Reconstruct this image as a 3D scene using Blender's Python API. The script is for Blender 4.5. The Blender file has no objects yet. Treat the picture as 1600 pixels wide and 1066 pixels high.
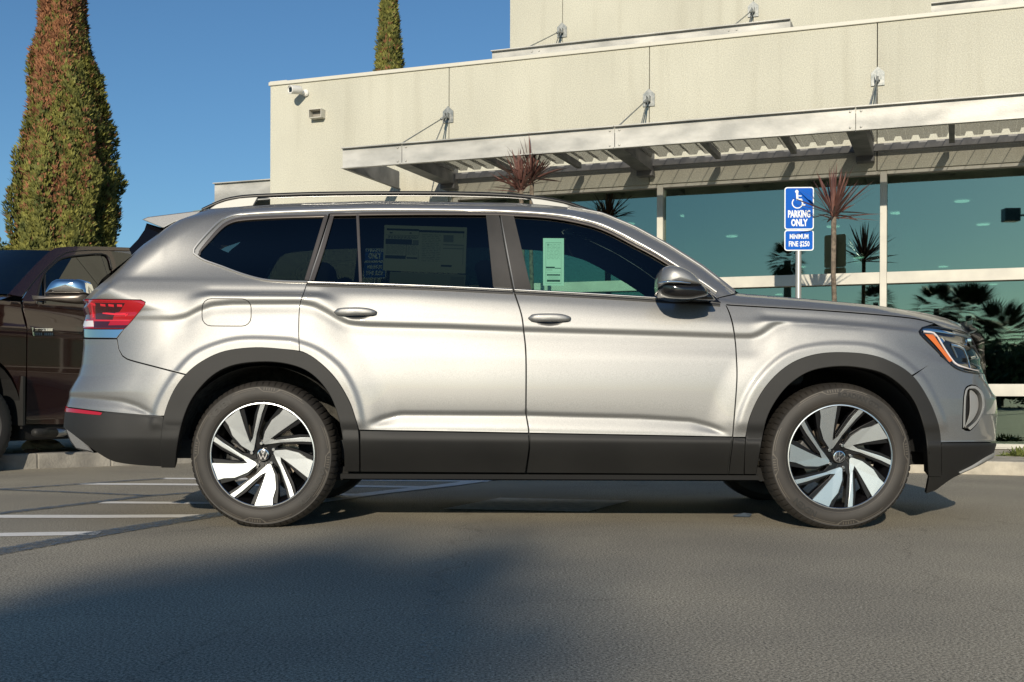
import bpy, bmesh, math, random
import numpy as np
from mathutils import Vector, Matrix, Euler
from mathutils.geometry import delaunay_2d_cdt
R = math.radians
random.seed(7)
rng = np.random.default_rng(11)

# ------------------------------------------------------------------ camera, sky, sun, exposure
FPX = 1828.0            # focal length in pixels of the 1600 px wide photograph
CAMZ = 0.70             # camera height
HOR = 615.0             # horizon row
ROLL = 0.0033
SC = bpy.context.scene
SC.render.resolution_x, SC.render.resolution_y = 1024, 682
cam_d = bpy.data.cameras.new("camera")
cam = bpy.data.objects.new("camera", cam_d)
SC.collection.objects.link(cam)
cam.location = (0, 0, CAMZ)
cam.rotation_euler = (R(90), -ROLL, 0)
cam_d.sensor_width = 36.0
cam_d.lens = 36.0 * FPX / 1600.0
cam_d.shift_y = (HOR - 533.0) / 1600.0
cam_d.clip_start = 0.05
cam_d.clip_end = 2000
SC.camera = cam

SUN_DIR = Vector((0.17, 1.0, -0.35)).normalized()      # the way the light travels
to_sun = -SUN_DIR
sun_elev = math.asin(to_sun.z)
w = bpy.data.worlds.new("World")
SC.world = w
w.use_nodes = True
nt = w.node_tree
bgn = nt.nodes["Background"]
sky = nt.nodes.new("ShaderNodeTexSky")
sky.sky_type = 'NISHITA'
sky.sun_disc = False
sky.sun_elevation = sun_elev
sky.sun_rotation = math.atan2(to_sun.x, to_sun.y)
sky.altitude = 0
sky.air_density = 1.0
sky.dust_density = 0.3
sky.ozone_density = 3.0
tin = nt.nodes.new('ShaderNodeMix'); tin.data_type = 'RGBA'; tin.blend_type = 'MULTIPLY'; tin.inputs[0].default_value = 1.0
tin.inputs[7].default_value = (.68, .94, 1.10, 1)
nt.links.new(sky.outputs[0], tin.inputs[6]); nt.links.new(tin.outputs[2], bgn.inputs[0])
bgn.inputs[1].default_value = 0.085
sl = bpy.data.lights.new("sun", 'SUN')
sl.energy = 4.4
sl.angle = R(0.55)
sl.color = (1.0, 0.89, 0.72)
so = bpy.data.objects.new("sun", sl)
so.rotation_euler = (-to_sun).to_track_quat('-Z', 'Y').to_euler()
so.location = (-5, -20, 12)
SC.collection.objects.link(so)
SC.view_settings.view_transform = 'Standard'
SC.view_settings.look = 'None'
SC.view_settings.exposure = 0.0
SC.view_settings.gamma = 1.0
SC.view_settings.use_curve_mapping = False
SC.cycles.max_bounces = 10
SC.cycles.transparent_max_bounces = 24
SC.cycles.caustics_reflective = False
SC.cycles.caustics_refractive = False

# ------------------------------------------------------------------ photo pixel -> space helpers
def lev(px, py):
    return px - ROLL * (py - HOR), py + ROLL * (px - 800)
def at(px, py, D):
    x, y = lev(px, py)
    return Vector(((x - 800) * D / FPX, D, CAMZ - (y - HOR) * D / FPX))
def gnd(px, py, z=0.0):
    x, y = lev(px, py)
    return at(px, py, (CAMZ - z) * FPX / (y - HOR))

# ------------------------------------------------------------------ object helpers
COL = SC.collection
def setp(o, label=None, cat=None, group=None, kind=None):
    if label: o['label'] = label
    if cat: o['category'] = cat
    if group: o['group'] = group
    if kind: o['kind'] = kind
    return o
def empty(name, loc=(0, 0, 0), rz=0, parent=None):
    o = bpy.data.objects.new(name, None)
    COL.objects.link(o)
    o.location = loc
    o.rotation_euler = (0, 0, rz)
    o.empty_display_size = 0.1
    if parent: o.parent = parent
    return o
def link(name, me, mat=None, parent=None, smooth=True):
    o = bpy.data.objects.new(name, me)
    COL.objects.link(o)
    if mat is not None:
        if isinstance(mat, (list, tuple)):
            for m_ in mat: me.materials.append(m_)
        else:
            me.materials.append(mat)
    if smooth:
        me.polygons.foreach_set('use_smooth', [True] * len(me.polygons))
    if parent: o.parent = parent
    return o
def mesh(name, V, F, mat=None, parent=None, smooth=False):
    me = bpy.data.meshes.new(name)
    me.from_pydata([tuple(v) for v in V], [], [tuple(int(i) for i in f) for f in F])
    me.validate()
    me.update()
    return link(name, me, mat, parent, smooth)
class MB:
    """collects simple solids into one mesh"""
    def __init__(s): s.v = []; s.f = []; s.m = []
    def add(s, V, F, mi=0):
        n = len(s.v)
        s.v += [tuple(v) for v in V]
        s.f += [tuple(i + n for i in f) for f in F]
        s.m += [mi] * len(F)
    def box(s, c, h, rz=0.0, mi=0, M=None):
        c = Vector(c); h = Vector(h)
        Rm = Matrix.Rotation(rz, 3, 'Z') if M is None else M
        V = [c + Rm @ Vector((h.x * a, h.y * b, h.z * d)) for a, b, d in
             ((-1, -1, -1), (1, -1, -1), (1, 1, -1), (-1, 1, -1), (-1, -1, 1), (1, -1, 1), (1, 1, 1), (-1, 1, 1))]
        s.add(V, [(0, 3, 2, 1), (4, 5, 6, 7), (0, 1, 5, 4), (1, 2, 6, 5), (2, 3, 7, 6), (3, 0, 4, 7)], mi)
    def hull8(s, V, mi=0):
        s.add(V, [(0, 3, 2, 1), (4, 5, 6, 7), (0, 1, 5, 4), (1, 2, 6, 5), (2, 3, 7, 6), (3, 0, 4, 7)], mi)
    def tube(s, P, r, n=10, mi=0, cap=True):
        P = [Vector(p) for p in P]
        rr = r if isinstance(r, (list, tuple)) else [r] * len(P)
        rings = []
        up0 = None
        for i, p in enumerate(P):
            t = (P[min(i + 1, len(P) - 1)] - P[max(i - 1, 0)]).normalized()
            if up0 is None:
                up0 = Vector((0, 0, 1)) if abs(t.z) < .9 else Vector((1, 0, 0))
            a = t.cross(up0).normalized(); b = a.cross(t).normalized(); up0 = b
            rings.append([p + (a * math.cos(k / n * 2 * math.pi) + b * math.sin(k / n * 2 * math.pi)) * rr[i] for k in range(n)])
        V = [v for rg in rings for v in rg]; F = []
        for i in range(len(P) - 1):
            for k in range(n):
                k2 = (k + 1) % n
                F.append((i * n + k, i * n + k2, (i + 1) * n + k2, (i + 1) * n + k))
        if cap:
            F.append(tuple(range(n - 1, -1, -1))); F.append(tuple((len(P) - 1) * n + k for k in range(n)))
        s.add(V, F, mi)
    def prism(s, poly, d, mi=0):
        """poly: list of 3D points (planar), d: extrusion vector"""
        n = len(poly); d = Vector(d)
        V = [Vector(p) for p in poly] + [Vector(p) + d for p in poly]
        F = [tuple(range(n - 1, -1, -1)), tuple(range(n, 2 * n))] + [(i, (i + 1) % n, (i + 1) % n + n, i + n) for i in range(n)]
        s.add(V, F, mi)
    def lathe(s, prof, n=48, M=None, mi=0):
        """prof: (radius, axial) list round local Z"""
        V = []; F = []
        for r, a in prof:
            for k in range(n):
                t = k / n * 2 * math.pi
                v = Vector((r * math.cos(t), r * math.sin(t), a))
                V.append(M @ v if M is not None else v)
        for i in range(len(prof) - 1):
            for k in range(n):
                k2 = (k + 1) % n
                F.append((i * n + k, i * n + k2, (i + 1) * n + k2, (i + 1) * n + k))
        s.add(V, F, mi)
    def build(s, name, mat, parent=None, smooth=False, bevel=0.0, auto=None):
        me = bpy.data.meshes.new(name)
        me.from_pydata(s.v, [], s.f)
        me.update()
        o = link(name, me, mat, parent, smooth)
        me.polygons.foreach_set('material_index', s.m)
        bm = bmesh.new(); bm.from_mesh(me)
        bmesh.ops.recalc_face_normals(bm, faces=bm.faces)
        if auto is not None:
            for e in bm.edges:
                if len(e.link_faces) == 2 and e.calc_face_angle(0) > R(auto): e.smooth = False
        bm.to_mesh(me); bm.free()
        if bevel > 0:
            b = o.modifiers.new("b", 'BEVEL'); b.width = bevel; b.segments = 2; b.limit_method = 'ANGLE'; b.angle_limit = R(35)
        return o

# ------------------------------------------------------------------ materials
def newmat(name):
    m = bpy.data.materials.new(name); m.use_nodes = True
    return m, m.node_tree.nodes, m.node_tree.links, m.node_tree.nodes["Principled BSDF"]
def simple(name, col, rough=.5, metal=0.0, coat=0.0, spec=.5, emit=None, es=0):
    m, N, L, b = newmat(name)
    b.inputs['Base Color'].default_value = (*col, 1)
    b.inputs['Roughness'].default_value = rough
    b.inputs['Metallic'].default_value = metal
    b.inputs['Coat Weight'].default_value = coat
    b.inputs['Coat Roughness'].default_value = .03
    b.inputs['Specular IOR Level'].default_value = spec
    if emit:
        b.inputs['Emission Color'].default_value = (*emit, 1); b.inputs['Emission Strength'].default_value = es
    return m
def noisy(name, c1, c2, scale=5, rough=.8, detail=8, bump=0.0, bscale=None, metal=0.0, coords='Object', lo=.35, hi=.65, coat=0, stretch=None, spec=.5, bdist=.01):
    m, N, L, b = newmat(name)
    tc = N.new('ShaderNodeTexCoord')
    mp = N.new('ShaderNodeMapping')
    if stretch: mp.inputs['Scale'].default_value = stretch
    L.new(tc.outputs[coords], mp.inputs[0])
    n1 = N.new('ShaderNodeTexNoise'); n1.inputs['Scale'].default_value = scale; n1.inputs['Detail'].default_value = detail
    L.new(mp.outputs[0], n1.inputs['Vector'])
    rp = N.new('ShaderNodeValToRGB')
    rp.color_ramp.elements[0].position = lo; rp.color_ramp.elements[0].color = (*c1, 1)
    rp.color_ramp.elements[1].position = hi; rp.color_ramp.elements[1].color = (*c2, 1)
    L.new(n1.outputs[0], rp.inputs[0]); L.new(rp.outputs[0], b.inputs['Base Color'])
    b.inputs['Roughness'].default_value = rough; b.inputs['Metallic'].default_value = metal
    b.inputs['Coat Weight'].default_value = coat
    b.inputs['Specular IOR Level'].default_value = spec
    if bump:
        n2 = N.new('ShaderNodeTexNoise'); n2.inputs['Scale'].default_value = bscale or scale * 8; n2.inputs['Detail'].default_value = 6
        L.new(mp.outputs[0], n2.inputs['Vector'])
        bp = N.new('ShaderNodeBump'); bp.inputs['Strength'].default_value = bump; bp.inputs['Distance'].default_value = bdist
        L.new(n2.outputs[0], bp.inputs['Height']); L.new(bp.outputs[0], b.inputs['Normal'])
    return m

def glassmat(name, tint, refl=.08, rough=0.0, gtint=(1, 1, 1), wave=0):
    """thin sheet of tinted glass: fresnel mirror over a coloured see-through"""
    m = bpy.data.materials.new(name); m.use_nodes = True
    N = m.node_tree.nodes; L = m.node_tree.links; N.clear()
    out = N.new('ShaderNodeOutputMaterial'); mix = N.new('ShaderNodeMixShader')
    tr = N.new('ShaderNodeBsdfTransparent'); tr.inputs[0].default_value = (*tint, 1)
    gl = N.new('ShaderNodeBsdfGlossy'); gl.inputs['Roughness'].default_value = rough; gl.inputs['Color'].default_value = (*gtint, 1)
    if wave:
        tc = N.new('ShaderNodeTexCoord'); nz = N.new('ShaderNodeTexNoise'); nz.inputs['Scale'].default_value = .9; nz.inputs['Detail'].default_value = 1
        L.new(tc.outputs['Object'], nz.inputs['Vector']); bp = N.new('ShaderNodeBump'); bp.inputs['Strength'].default_value = wave; bp.inputs['Distance'].default_value = .05
        L.new(nz.outputs[0], bp.inputs['Height']); L.new(bp.outputs[0], gl.inputs['Normal'])
    lw = N.new('ShaderNodeFresnel'); lw.inputs[0].default_value = 1.5
    ad = N.new('ShaderNodeMath'); ad.operation = 'ADD'; ad.use_clamp = True; ad.inputs[1].default_value = refl - .04
    L.new(lw.outputs[0], ad.inputs[0]); L.new(ad.outputs[0], mix.inputs[0])
    L.new(tr.outputs[0], mix.inputs[1]); L.new(gl.outputs[0], mix.inputs[2]); L.new(mix.outputs[0], out.inputs[0])
    return m

M = {}
def carpaint():
    m, N, L, b = newmat('silver_paint')
    tc = N.new('ShaderNodeTexCoord')
    vo = N.new('ShaderNodeTexNoise'); vo.inputs['Scale'].default_value = 240; vo.inputs['Detail'].default_value = 2
    L.new(tc.outputs['Object'], vo.inputs['Vector'])
    big = N.new('ShaderNodeTexNoise'); big.inputs['Scale'].default_value = 1.4; big.inputs['Detail'].default_value = 5
    L.new(tc.outputs['Object'], big.inputs['Vector'])
    rp = N.new('ShaderNodeValToRGB')
    rp.color_ramp.elements[0].position = .3; rp.color_ramp.elements[0].color = (.255, .255, .25, 1)
    rp.color_ramp.elements[1].position = .7; rp.color_ramp.elements[1].color = (.315, .315, .308, 1)
    L.new(vo.outputs[0], rp.inputs[0])
    L.new(rp.outputs[0], b.inputs['Base Color'])
    mr = N.new('ShaderNodeMapRange'); mr.inputs[3].default_value = .47; mr.inputs[4].default_value = .52
    L.new(big.outputs[0], mr.inputs[0]); L.new(mr.outputs[0], b.inputs['Roughness'])
    b.inputs['Metallic'].default_value = .68
    b.inputs['Coat Weight'].default_value = 1.0
    b.inputs['Coat Roughness'].default_value = .03
    bp = N.new('ShaderNodeBump'); bp.inputs['Strength'].default_value = .05; bp.inputs['Distance'].default_value = .0006
    L.new(vo.outputs[0], bp.inputs['Height']); L.new(bp.outputs[0], b.inputs['Normal'])
    return m
M['paint'] = carpaint()
M['clad'] = noisy('black_plastic', (.011, .011, .0108), (.017, .0168, .016), 3, .65, bump=.3, bscale=900, bdist=.0005)
M['gloss_black'] = simple('gloss_black', (.008, .008, .009), .12, 0, .6)
M['railblack'] = simple('rail_black', (.010, .010, .010), .4)
M['seal'] = simple('rubber_seal', (.012, .012, .012), .55)
M['dark'] = simple('dark_void', (.006, .006, .006), .9)
M['trim'] = simple('satin_trim', (.16, .14, .125), .32, .6)
M['pillar'] = noisy('pillar_film', (.10, .092, .08), (.15, .135, .115), 4, .22, stretch=(1, 1, .4), metal=.5)
M['chrome'] = simple('chrome', (.86, .87, .88), .06, 1.0)
M['silverplastic'] = simple('silver_plastic', (.36, .36, .345), .5, .3)
M['mold'] = simple('molding_highlight_silver', (.60, .585, .55), .36, .8)  # brighter than the body paint: the ridge's sun highlight is put into the colour
M['satindark'] = simple('satin_dark_chrome', (.22, .22, .23), .25, 1.0)
M['satin'] = simple('satin_silver', (.48, .48, .47), .32, 1.0)
M['tint'] = glassmat('privacy_glass', (.13, .16, .14), .06)
M['clear'] = glassmat('side_glass', (.50, .74, .66), .07)
M['wind'] = glassmat('windscreen_glass', (.55, .72, .66), .08)
M['lens'] = glassmat('lamp_lens', (.9, .93, .95), .09)
M['red'] = simple('red_lens', (.38, .006, .012), .10, 0, 1.0)
M['redbright'] = simple('red_light_guide', (.75, .03, .05), .15, 0, .6)
M['reddark'] = simple('smoked_red_lens', (.05, .008, .012), .12, 0, .8)
M['amber'] = simple('amber_reflector', (.72, .17, .03), .25, 0, .6)
M['whitelens'] = simple('white_lens', (.75, .70, .70), .2, 0, .6)
M['machined'] = simple('machined_alloy', (.66, .68, .69), .27, 1.0, .3)
M['rimblack'] = simple('rim_black', (.006, .006, .007), .28, 0, 0, .35)
M['inter'] = noisy('interior_fabric', (.018, .020, .021), (.03, .032, .033), 20, .8)
M['felt'] = noisy('wheel_liner_felt', (.035, .034, .03), (.10, .095, .08), 30, .95, bump=.5)
M['discm'] = simple('brake_disc', (.28, .24, .20), .35, .9)
M['rust'] = simple('brake_pad_metal', (.38, .24, .14), .6, .3)
M['paper'] = simple('paper', (.72, .78, .70), .7)
M['ink'] = simple('ink', (.05, .08, .07), .7)
M['ink2'] = simple('ink_grey', (.33, .37, .33), .7)
# ------------------------------------------------------------------ 2D curve helpers
def cr(pts, n=5, closed=False):
    """Catmull-Rom through points; a third element marks a corner"""
    P = [(p[0], p[1]) for p in pts]; C = [len(p) > 2 for p in pts]; N = len(P); out = []
    rngs = range(N) if closed else range(N - 1)
    for i in rngs:
        p1 = P[i]; p2 = P[(i + 1) % N]
        if closed: p0 = P[i - 1]; p3 = P[(i + 2) % N]
        else: p0 = P[max(i - 1, 0)]; p3 = P[min(i + 2, N - 1)]
        if C[i]: p0 = p1
        if C[(i + 1) % N]: p3 = p2
        d = math.dist(p1, p2)
        k = max(1, min(n, int(d / 5)))
        for j in range(k):
            t = j / k
            q = []
            for a in (0, 1):
                m1 = (p2[a] - p0[a]) / 2; m2 = (p3[a] - p1[a]) / 2
                if p0 is p1: m1 = (p2[a] - p1[a])
                if p3 is p2: m2 = (p2[a] - p1[a])
                q.append((2 * t**3 - 3 * t * t + 1) * p1[a] + (t**3 - 2 * t * t + t) * m1 + (-2 * t**3 + 3 * t * t) * p2[a] + (t**3 - t * t) * m2)
            out.append(tuple(q))
    if not closed: out.append(P[-1])
    return out
def itp(x, tab):
    return float(np.interp(x, [a for a, b in tab], [b for a, b in tab]))

# ------------------------------------------------------------------ the SUV's side surface: depth t(x, z) behind the plane y = 6
Y0 = 6.0; YC = 6.995
def zof(py, D=6.3): return CAMZ - (py - HOR) * D / FPX
def sil_tab(t, D):
    r = []
    for px, py in t:
        v = at(px, py, D); r.append((v.z, v.x))
    r.sort(); return r
FS = sil_tab([(1512, 470), (1519, 508), (1527.5, 528.5), (1529, 541), (1535.5, 557), (1536.5, 576), (1545, 598.6), (1554.7, 618), (1557, 643), (1554.7, 675), (1552, 700), (1552, 760)], 6.42)
RS = sil_tab([(124, 519), (126, 545), (124, 575), (119, 593), (105.5, 615.7), (100.7, 641), (99, 670), (99, 760),
              (128, 500), (130, 476), (143, 458.6), (172, 435), (211, 395.6), (248, 364), (269, 345.7), (290, 334), (300, 325)], 6.3)
FSz = np.array([a for a, b in FS]); FSx = np.array([b for a, b in FS]) + .038
RSz = np.array([a for a, b in RS]); RSx = np.array([b for a, b in RS])
def ends(z):
    fs = np.interp(z, FSz, FSx); rs = np.interp(z, RSz, RSx)
    fx0 = 1.85 + 0 * fs; fxf = fx0 + (fs - fx0) / .94
    up = np.clip((z - 1.12) / .12, 0, 1)
    L = .55 * (1 - up) + .20 * up
    rx0 = rs + L; rxf = rx0 - L / .96
    rw = .42 * (1 - up) + .15 * up
    return fx0, fxf, rx0, rxf, rw
def corner(x, z):
    fx0, fxf, rx0, rxf, rw = ends(z)
    s = np.clip((x - fx0) / (fxf - fx0), 0, .995); t = .72 * (1 - np.sqrt(1 - s * s))
    s2 = np.clip((x - rx0) / (rxf - rx0), 0, .995); t = t + rw * (1 - np.sqrt(1 - s2 * s2))
    return t

BELT = [(90, 443), (180, 443), (470, 444), (640, 447), (800, 455), (1030, 466), (1125, 473), (1267, 481), (1363, 487.5), (1427, 494), (1459, 501), (1500, 513), (1570, 535)]
CRE = [(90, 507), (270, 507), (290, 503), (310, 492), (330, 484.5), (360, 481.5), (470, 480.5), (490, 484), (510, 494), (530, 506), (545, 512), (570, 514.5),
       (700, 517), (820, 521), (1000, 525), (1150, 529), (1175, 529), (1190, 523), (1210, 508), (1235, 500), (1265, 497), (1340, 499), (1400, 507), (1440, 522), (1480, 548), (1570, 560)]
CAMP = [(90, .3), (250, .4), (310, 1), (1330, 1), (1420, .1), (1570, 0)]
TOPS = [(90, 470, .11), (130, 473, .10), (143, 458.6, .11), (172, 435, .14), (211, 396, .18), (248, 364, .23), (269, 346, .27), (290, 334, .34), (316, 330, .40), (395, 324, .44),
        (440, 320.7, .46), (587, 315, .48), (700, 316, .48), (808, 317, .48), (840, 319, .48), (885, 323, .47), (937.6, 332.5, .45), (990, 353.5, .41), (1042, 381, .37), (1095, 414, .32),
        (1125, 437, .28), (1147, 455, .26), (1160, 456.5, .25), (1251, 463, .24), (1363, 472.6, .24), (1427, 482, .24), (1446, 485, .24), (1475, 492, .22), (1500, 501, .18), (1519, 515, .12), (1529, 540, .08), (1536, 576, .05), (1570, 620, .04)]
DLO = [(90, 480, .10), (130, 482, .10), (150, 462, .105), (180, 440, .12), (218, 404, .15), (254, 373, .19), (280, 356, .23), (313, 349, .27), (345, 347, .29), (377, 341, .31),
       (440, 337, .33), (560, 333, .345), (758, 332, .345), (801, 333, .345), (858, 336.5, .34), (911, 345.5, .33), (948, 357.5, .32), (990, 379, .30), (1048, 412, .26), (1095, 444, .19), (1119, 462, .15),
       (1140, 468, .13), (1251, 474, .13), (1363, 481.5, .13), (1427, 489, .13), (1459, 497, .12), (1500, 508, .09), (1570, 600, .05)]
STR = [(80, 624), (102, 624), (155, 627.5), (192, 631), (215, 638), (239, 651), (262, 662), (560, 668), (580, 663), (600, 655), (625, 648.5), (821, 648.5), (1000, 652), (1080, 656.5), (1110, 664), (1138, 675), (1160, 679), (1570, 680)]
STA = [(80, 1), (225, 1), (245, 0), (575, 0), (595, 1), (1115, 1), (1138, 0), (1570, 0)]
CLT = [(80, 641), (102, 642), (162, 648), (255, 655), (560, 674), (821, 676), (1138, 681), (1483, 687), (1570, 685)]
DX, DZ = .006, .0045
XS = np.arange(-2.80, 3.00, DX); ZS = np.arange(.12, 1.90, DZ)
pxs = np.arange(60, 1580, 4.0)
def fcurve(py, t):
    """rows of (x, z, t) along the car for one feature line given at each pxs"""
    t = t + 0 * pxs
    D = Y0 + t
    for _ in range(6):
        x = (pxs - ROLL * (py - HOR) - 800) * D / FPX
        z = CAMZ - (py + ROLL * (pxs - 800) - HOR) * D / FPX
        D = Y0 + t + np.minimum(corner(x, z), .45)
    o = np.argsort(x)
    return np.interp(XS, x[o], z[o]), np.interp(XS, x[o], t[o])
T2 = lambda tab: np.interp(pxs, [a[0] for a in tab], [a[1] for a in tab])
T3 = lambda tab: np.interp(pxs, [a[0] for a in tab], [a[2] for a in tab])
cre = T2(CRE); ca = T2(CAMP); bel = T2(BELT); stp = T2(STR); sta = T2(STA); clt = T2(CLT); top = T2(TOPS); topt = T3(TOPS); dlo = T2(DLO); dlot = T3(DLO)
base = .045
FC = [
    (0 * pxs + 775, .24), (0 * pxs + 738, .135), (0 * pxs + 694, .016), (0 * pxs + 688, .008), (clt + 2, .018), (clt, .022),
    (clt - 3, .022 - .001 * sta), (stp + 4, .022 + .012 * sta), (stp, .022 + .015 * sta), (stp - 4, .022 + .004 * sta),
    (0 * pxs + 605, .020), (0 * pxs + 563, .027), (cre + 14, .0425 + 0 * ca), (cre + 2, .045 + .0065 * ca), (cre - 2.5, .0455 + .0088 * ca), (cre - 10, .045 - .001 * ca),
    (cre - 24, .051), (bel + 18, .070), (bel + 4, .094), (bel - 1, .104), (bel - 6, .118), (dlo, dlot), (dlo * .55 + top * .45, dlot * .72 + topt * .28), (top, topt)]
cur = [fcurve(py, t) for py, t in FC]
CZ = np.array([c[0] for c in cur]); CT = np.array([c[1] for c in cur])
TOPZ = CZ[-1].copy()
for k in range(len(FC) - 2, -1, -1):
    CZ[k] = np.minimum(CZ[k], CZ[k + 1] - .004)
def pchip(xk, yk, x):
    h = np.diff(xk); d = np.diff(yk) / h; m = np.zeros_like(yk)
    for i in range(1, len(xk) - 1):
        if d[i - 1] * d[i] > 0:
            w1 = 2 * h[i] + h[i - 1]; w2 = h[i] + 2 * h[i - 1]
            m[i] = (w1 + w2) / (w1 / d[i - 1] + w2 / d[i])
    m[0] = d[0]; m[-1] = d[-1]
    i = np.clip(np.searchsorted(xk, x) - 1, 0, len(h) - 1)
    s = np.clip((x - xk[i]) / h[i], 0, 1)
    return ((1 + 2 * s) * (1 - s)**2) * yk[i] + s * (1 - s)**2 * h[i] * m[i] + s * s * (3 - 2 * s) * yk[i + 1] + s * s * (s - 1) * h[i] * m[i + 1]
TG = np.stack([pchip(CZ[:, i], CT[:, i], ZS) for i in range(len(XS))])
def blur(A, ax, n):
    for _ in range(n):
        B = A.copy()
        if ax == 0: B[1:-1] = (A[:-2] + 2 * A[1:-1] + A[2:]) / 4
        else: B[:, 1:-1] = (A[:, :-2] + 2 * A[:, 1:-1] + A[:, 2:]) / 4
        A = B
    return A
TG = blur(blur(TG, 1, 2), 0, 9)

# wheel arches (photo outlines)
RA_O = [(253.8, 733, 1), (252, 698.6), (257, 654), (271, 615.7), (290.5, 588.6), (316, 567.8), (351, 552), (399, 546), (447, 548.7), (479, 555), (504, 572.6), (526.6, 596.6), (545.7, 628.5), (556, 657), (561, 682), (562.5, 737, 1)]
RA_I = [(274.6, 733, 1), (277.8, 698.6), (287, 657), (303, 622), (332, 590), (367, 573), (415, 567.8), (456.4, 572.6), (488, 587), (514, 615.7), (529.8, 654), (538, 698.6), (540, 737, 1)]
RA_L = [(232, 690), (239.5, 652), (252, 619), (274.6, 584), (303, 555), (341.6, 537.5), (383, 529.6), (447, 531), (467.6, 535), (495, 545), (520, 561.5), (539, 580.6), (555, 609), (564.7, 638), (570, 668)]
FA_O = [(1164, 737, 1), (1165.5, 684.8), (1172, 649.7), (1188, 614.6), (1210, 586), (1239, 563.5), (1274, 551), (1315.4, 547.6), (1363, 552), (1398, 565), (1424, 582.7), (1443, 608), (1459, 640), (1468.5, 675), (1470.5, 739, 1)]
FA_I = [(1181.5, 737, 1), (1188, 697.5), (1197, 653), (1213, 621), (1235.7, 595), (1267.6, 576), (1309, 569), (1347, 571.5), (1382, 581), (1411, 602), (1430, 627), (1443, 662.4), (1448, 691), (1451, 739, 1)]
FA_L = [(1146, 675), (1156, 637), (1172, 602), (1197, 570), (1229, 546), (1267.6, 535), (1315, 531.6), (1363, 536), (1401.6, 551), (1430, 573), (1446, 589), (1462, 618), (1475, 649.7), (1483, 684.8)]
def bil(G, x, z):
    fx = np.clip((np.asarray(x) - XS[0]) / DX, 0, len(XS) - 1.001); fz = np.clip((np.asarray(z) - ZS[0]) / DZ, 0, len(ZS) - 1.001)
    i = fx.astype(int); j = fz.astype(int); a = fx - i; b = fz - j
    return (G[i, j] * (1 - a) + G[i + 1, j] * a) * (1 - b) + (G[i, j + 1] * (1 - a) + G[i + 1, j + 1] * a) * b
def tval(x, z):
    return bil(TG, x, z) + corner(np.asarray(x, float), np.asarray(z, float))
def p2xz(px, py):
    """photo pixel -> (x, z) on the side surface, clamped at the car's own outline"""
    x_, y_ = lev(px, py)
    D = 6.05
    for it in range(14):
        x = (x_ - 800) * D / FPX; z = CAMZ - (y_ - HOR) * D / FPX
        fx0, fxf, rx0, rxf, rw = ends(np.float64(z))
        xm = float(fx0 + .985 * (fxf - fx0)); xr = float(rx0 + .985 * (rxf - rx0))
        x = min(max(x, xr), xm)
        z = min(z, float(np.interp(x, XS, TOPZ)) - .001)
        D = .5 * D + .5 * (6 + float(tval(x, z)))
    return (x, z)
def pol(pts, closed=True, n=5):
    return [p2xz(*q) for q in cr(pts, n, closed)]
def seg_dist(P, poly):
    """distance from grid of points to polyline"""
    best = np.full(P.shape[:-1], 9.0)
    for a, b in zip(poly[:-1], poly[1:]):
        a = np.array(a); b = np.array(b); d = b - a; l = (d * d).sum() + 1e-12
        s = np.clip(((P - a) @ d) / l, 0, 1)
        q = P - a - s[..., None] * d
        best = np.minimum(best, np.sqrt((q * q).sum(-1)))
    return best
def inpoly(X, Z, poly):
    c = np.zeros(np.shape(X), bool); n = len(poly)
    for i in range(n):
        x1, z1 = poly[i]; x2, z2 = poly[i - 1]
        if z1 == z2: continue
        k = ((z1 > Z) != (z2 > Z)) & (X < (x2 - x1) * (Z - z1) / (z2 - z1) + x1)
        c ^= k
    return c
GX, GZ = np.meshgrid(XS, ZS, indexing='ij'); GP = np.stack([GX, GZ], -1)
sst = lambda u: (lambda v: v * v * (3 - 2 * v))(np.clip(u, 0, 1))
for LP, dn in ((RA_L, -1), (FA_L, 1)):
    pl = pol(LP, False)
    d = seg_dist(GP, pl)
    cl = pl + [(pl[-1][0], .1), (pl[0][0], .1)]
    ins = inpoly(GX, GZ, cl)
    sd = np.where(ins, d, -d)
    TG = TG - blur(blur(.011 * sst((sd + .006) / .020) * sst((GZ - .50) / .05), 0, 3), 1, 4) - .012 * sst((sd + .16) / .18) * sst((GZ - .45) / .12)
# door handle cups and a groove in the rear lower cladding
for (hx, hy) in ((556, 492), (858, 500)):
    cx, cz = p2xz(hx, hy)
    r = np.sqrt(((GX - cx) / .062)**2 + ((GZ - cz) / .024)**2)
    TG = TG + .022 * sst((1.15 - r) / .6)
TG = blur(blur(TG, 1, 1), 0, 1)
GTX = np.gradient(TG, DX, axis=0); GTZ = np.gradient(TG, DZ, axis=1)
def side_surf(U, V, off=0.0):
    """off > 0 is outward (towards the camera side)"""
    U = np.asarray(U, float); V = np.asarray(V, float)
    t = tval(U, V)
    e = .003
    gx = bil(GTX, U, V) + (corner(U + e, V) - corner(U - e, V)) / (2 * e)
    gz = bil(GTZ, U, V) + (corner(U, V + e) - corner(U, V - e)) / (2 * e)
    Nn = np.stack([gx, -np.ones_like(gx), gz], -1)
    Nn /= np.linalg.norm(Nn, axis=-1, keepdims=True)
    P = np.stack([U, Y0 + t, V], -1)
    return P + Nn * off, Nn

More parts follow.
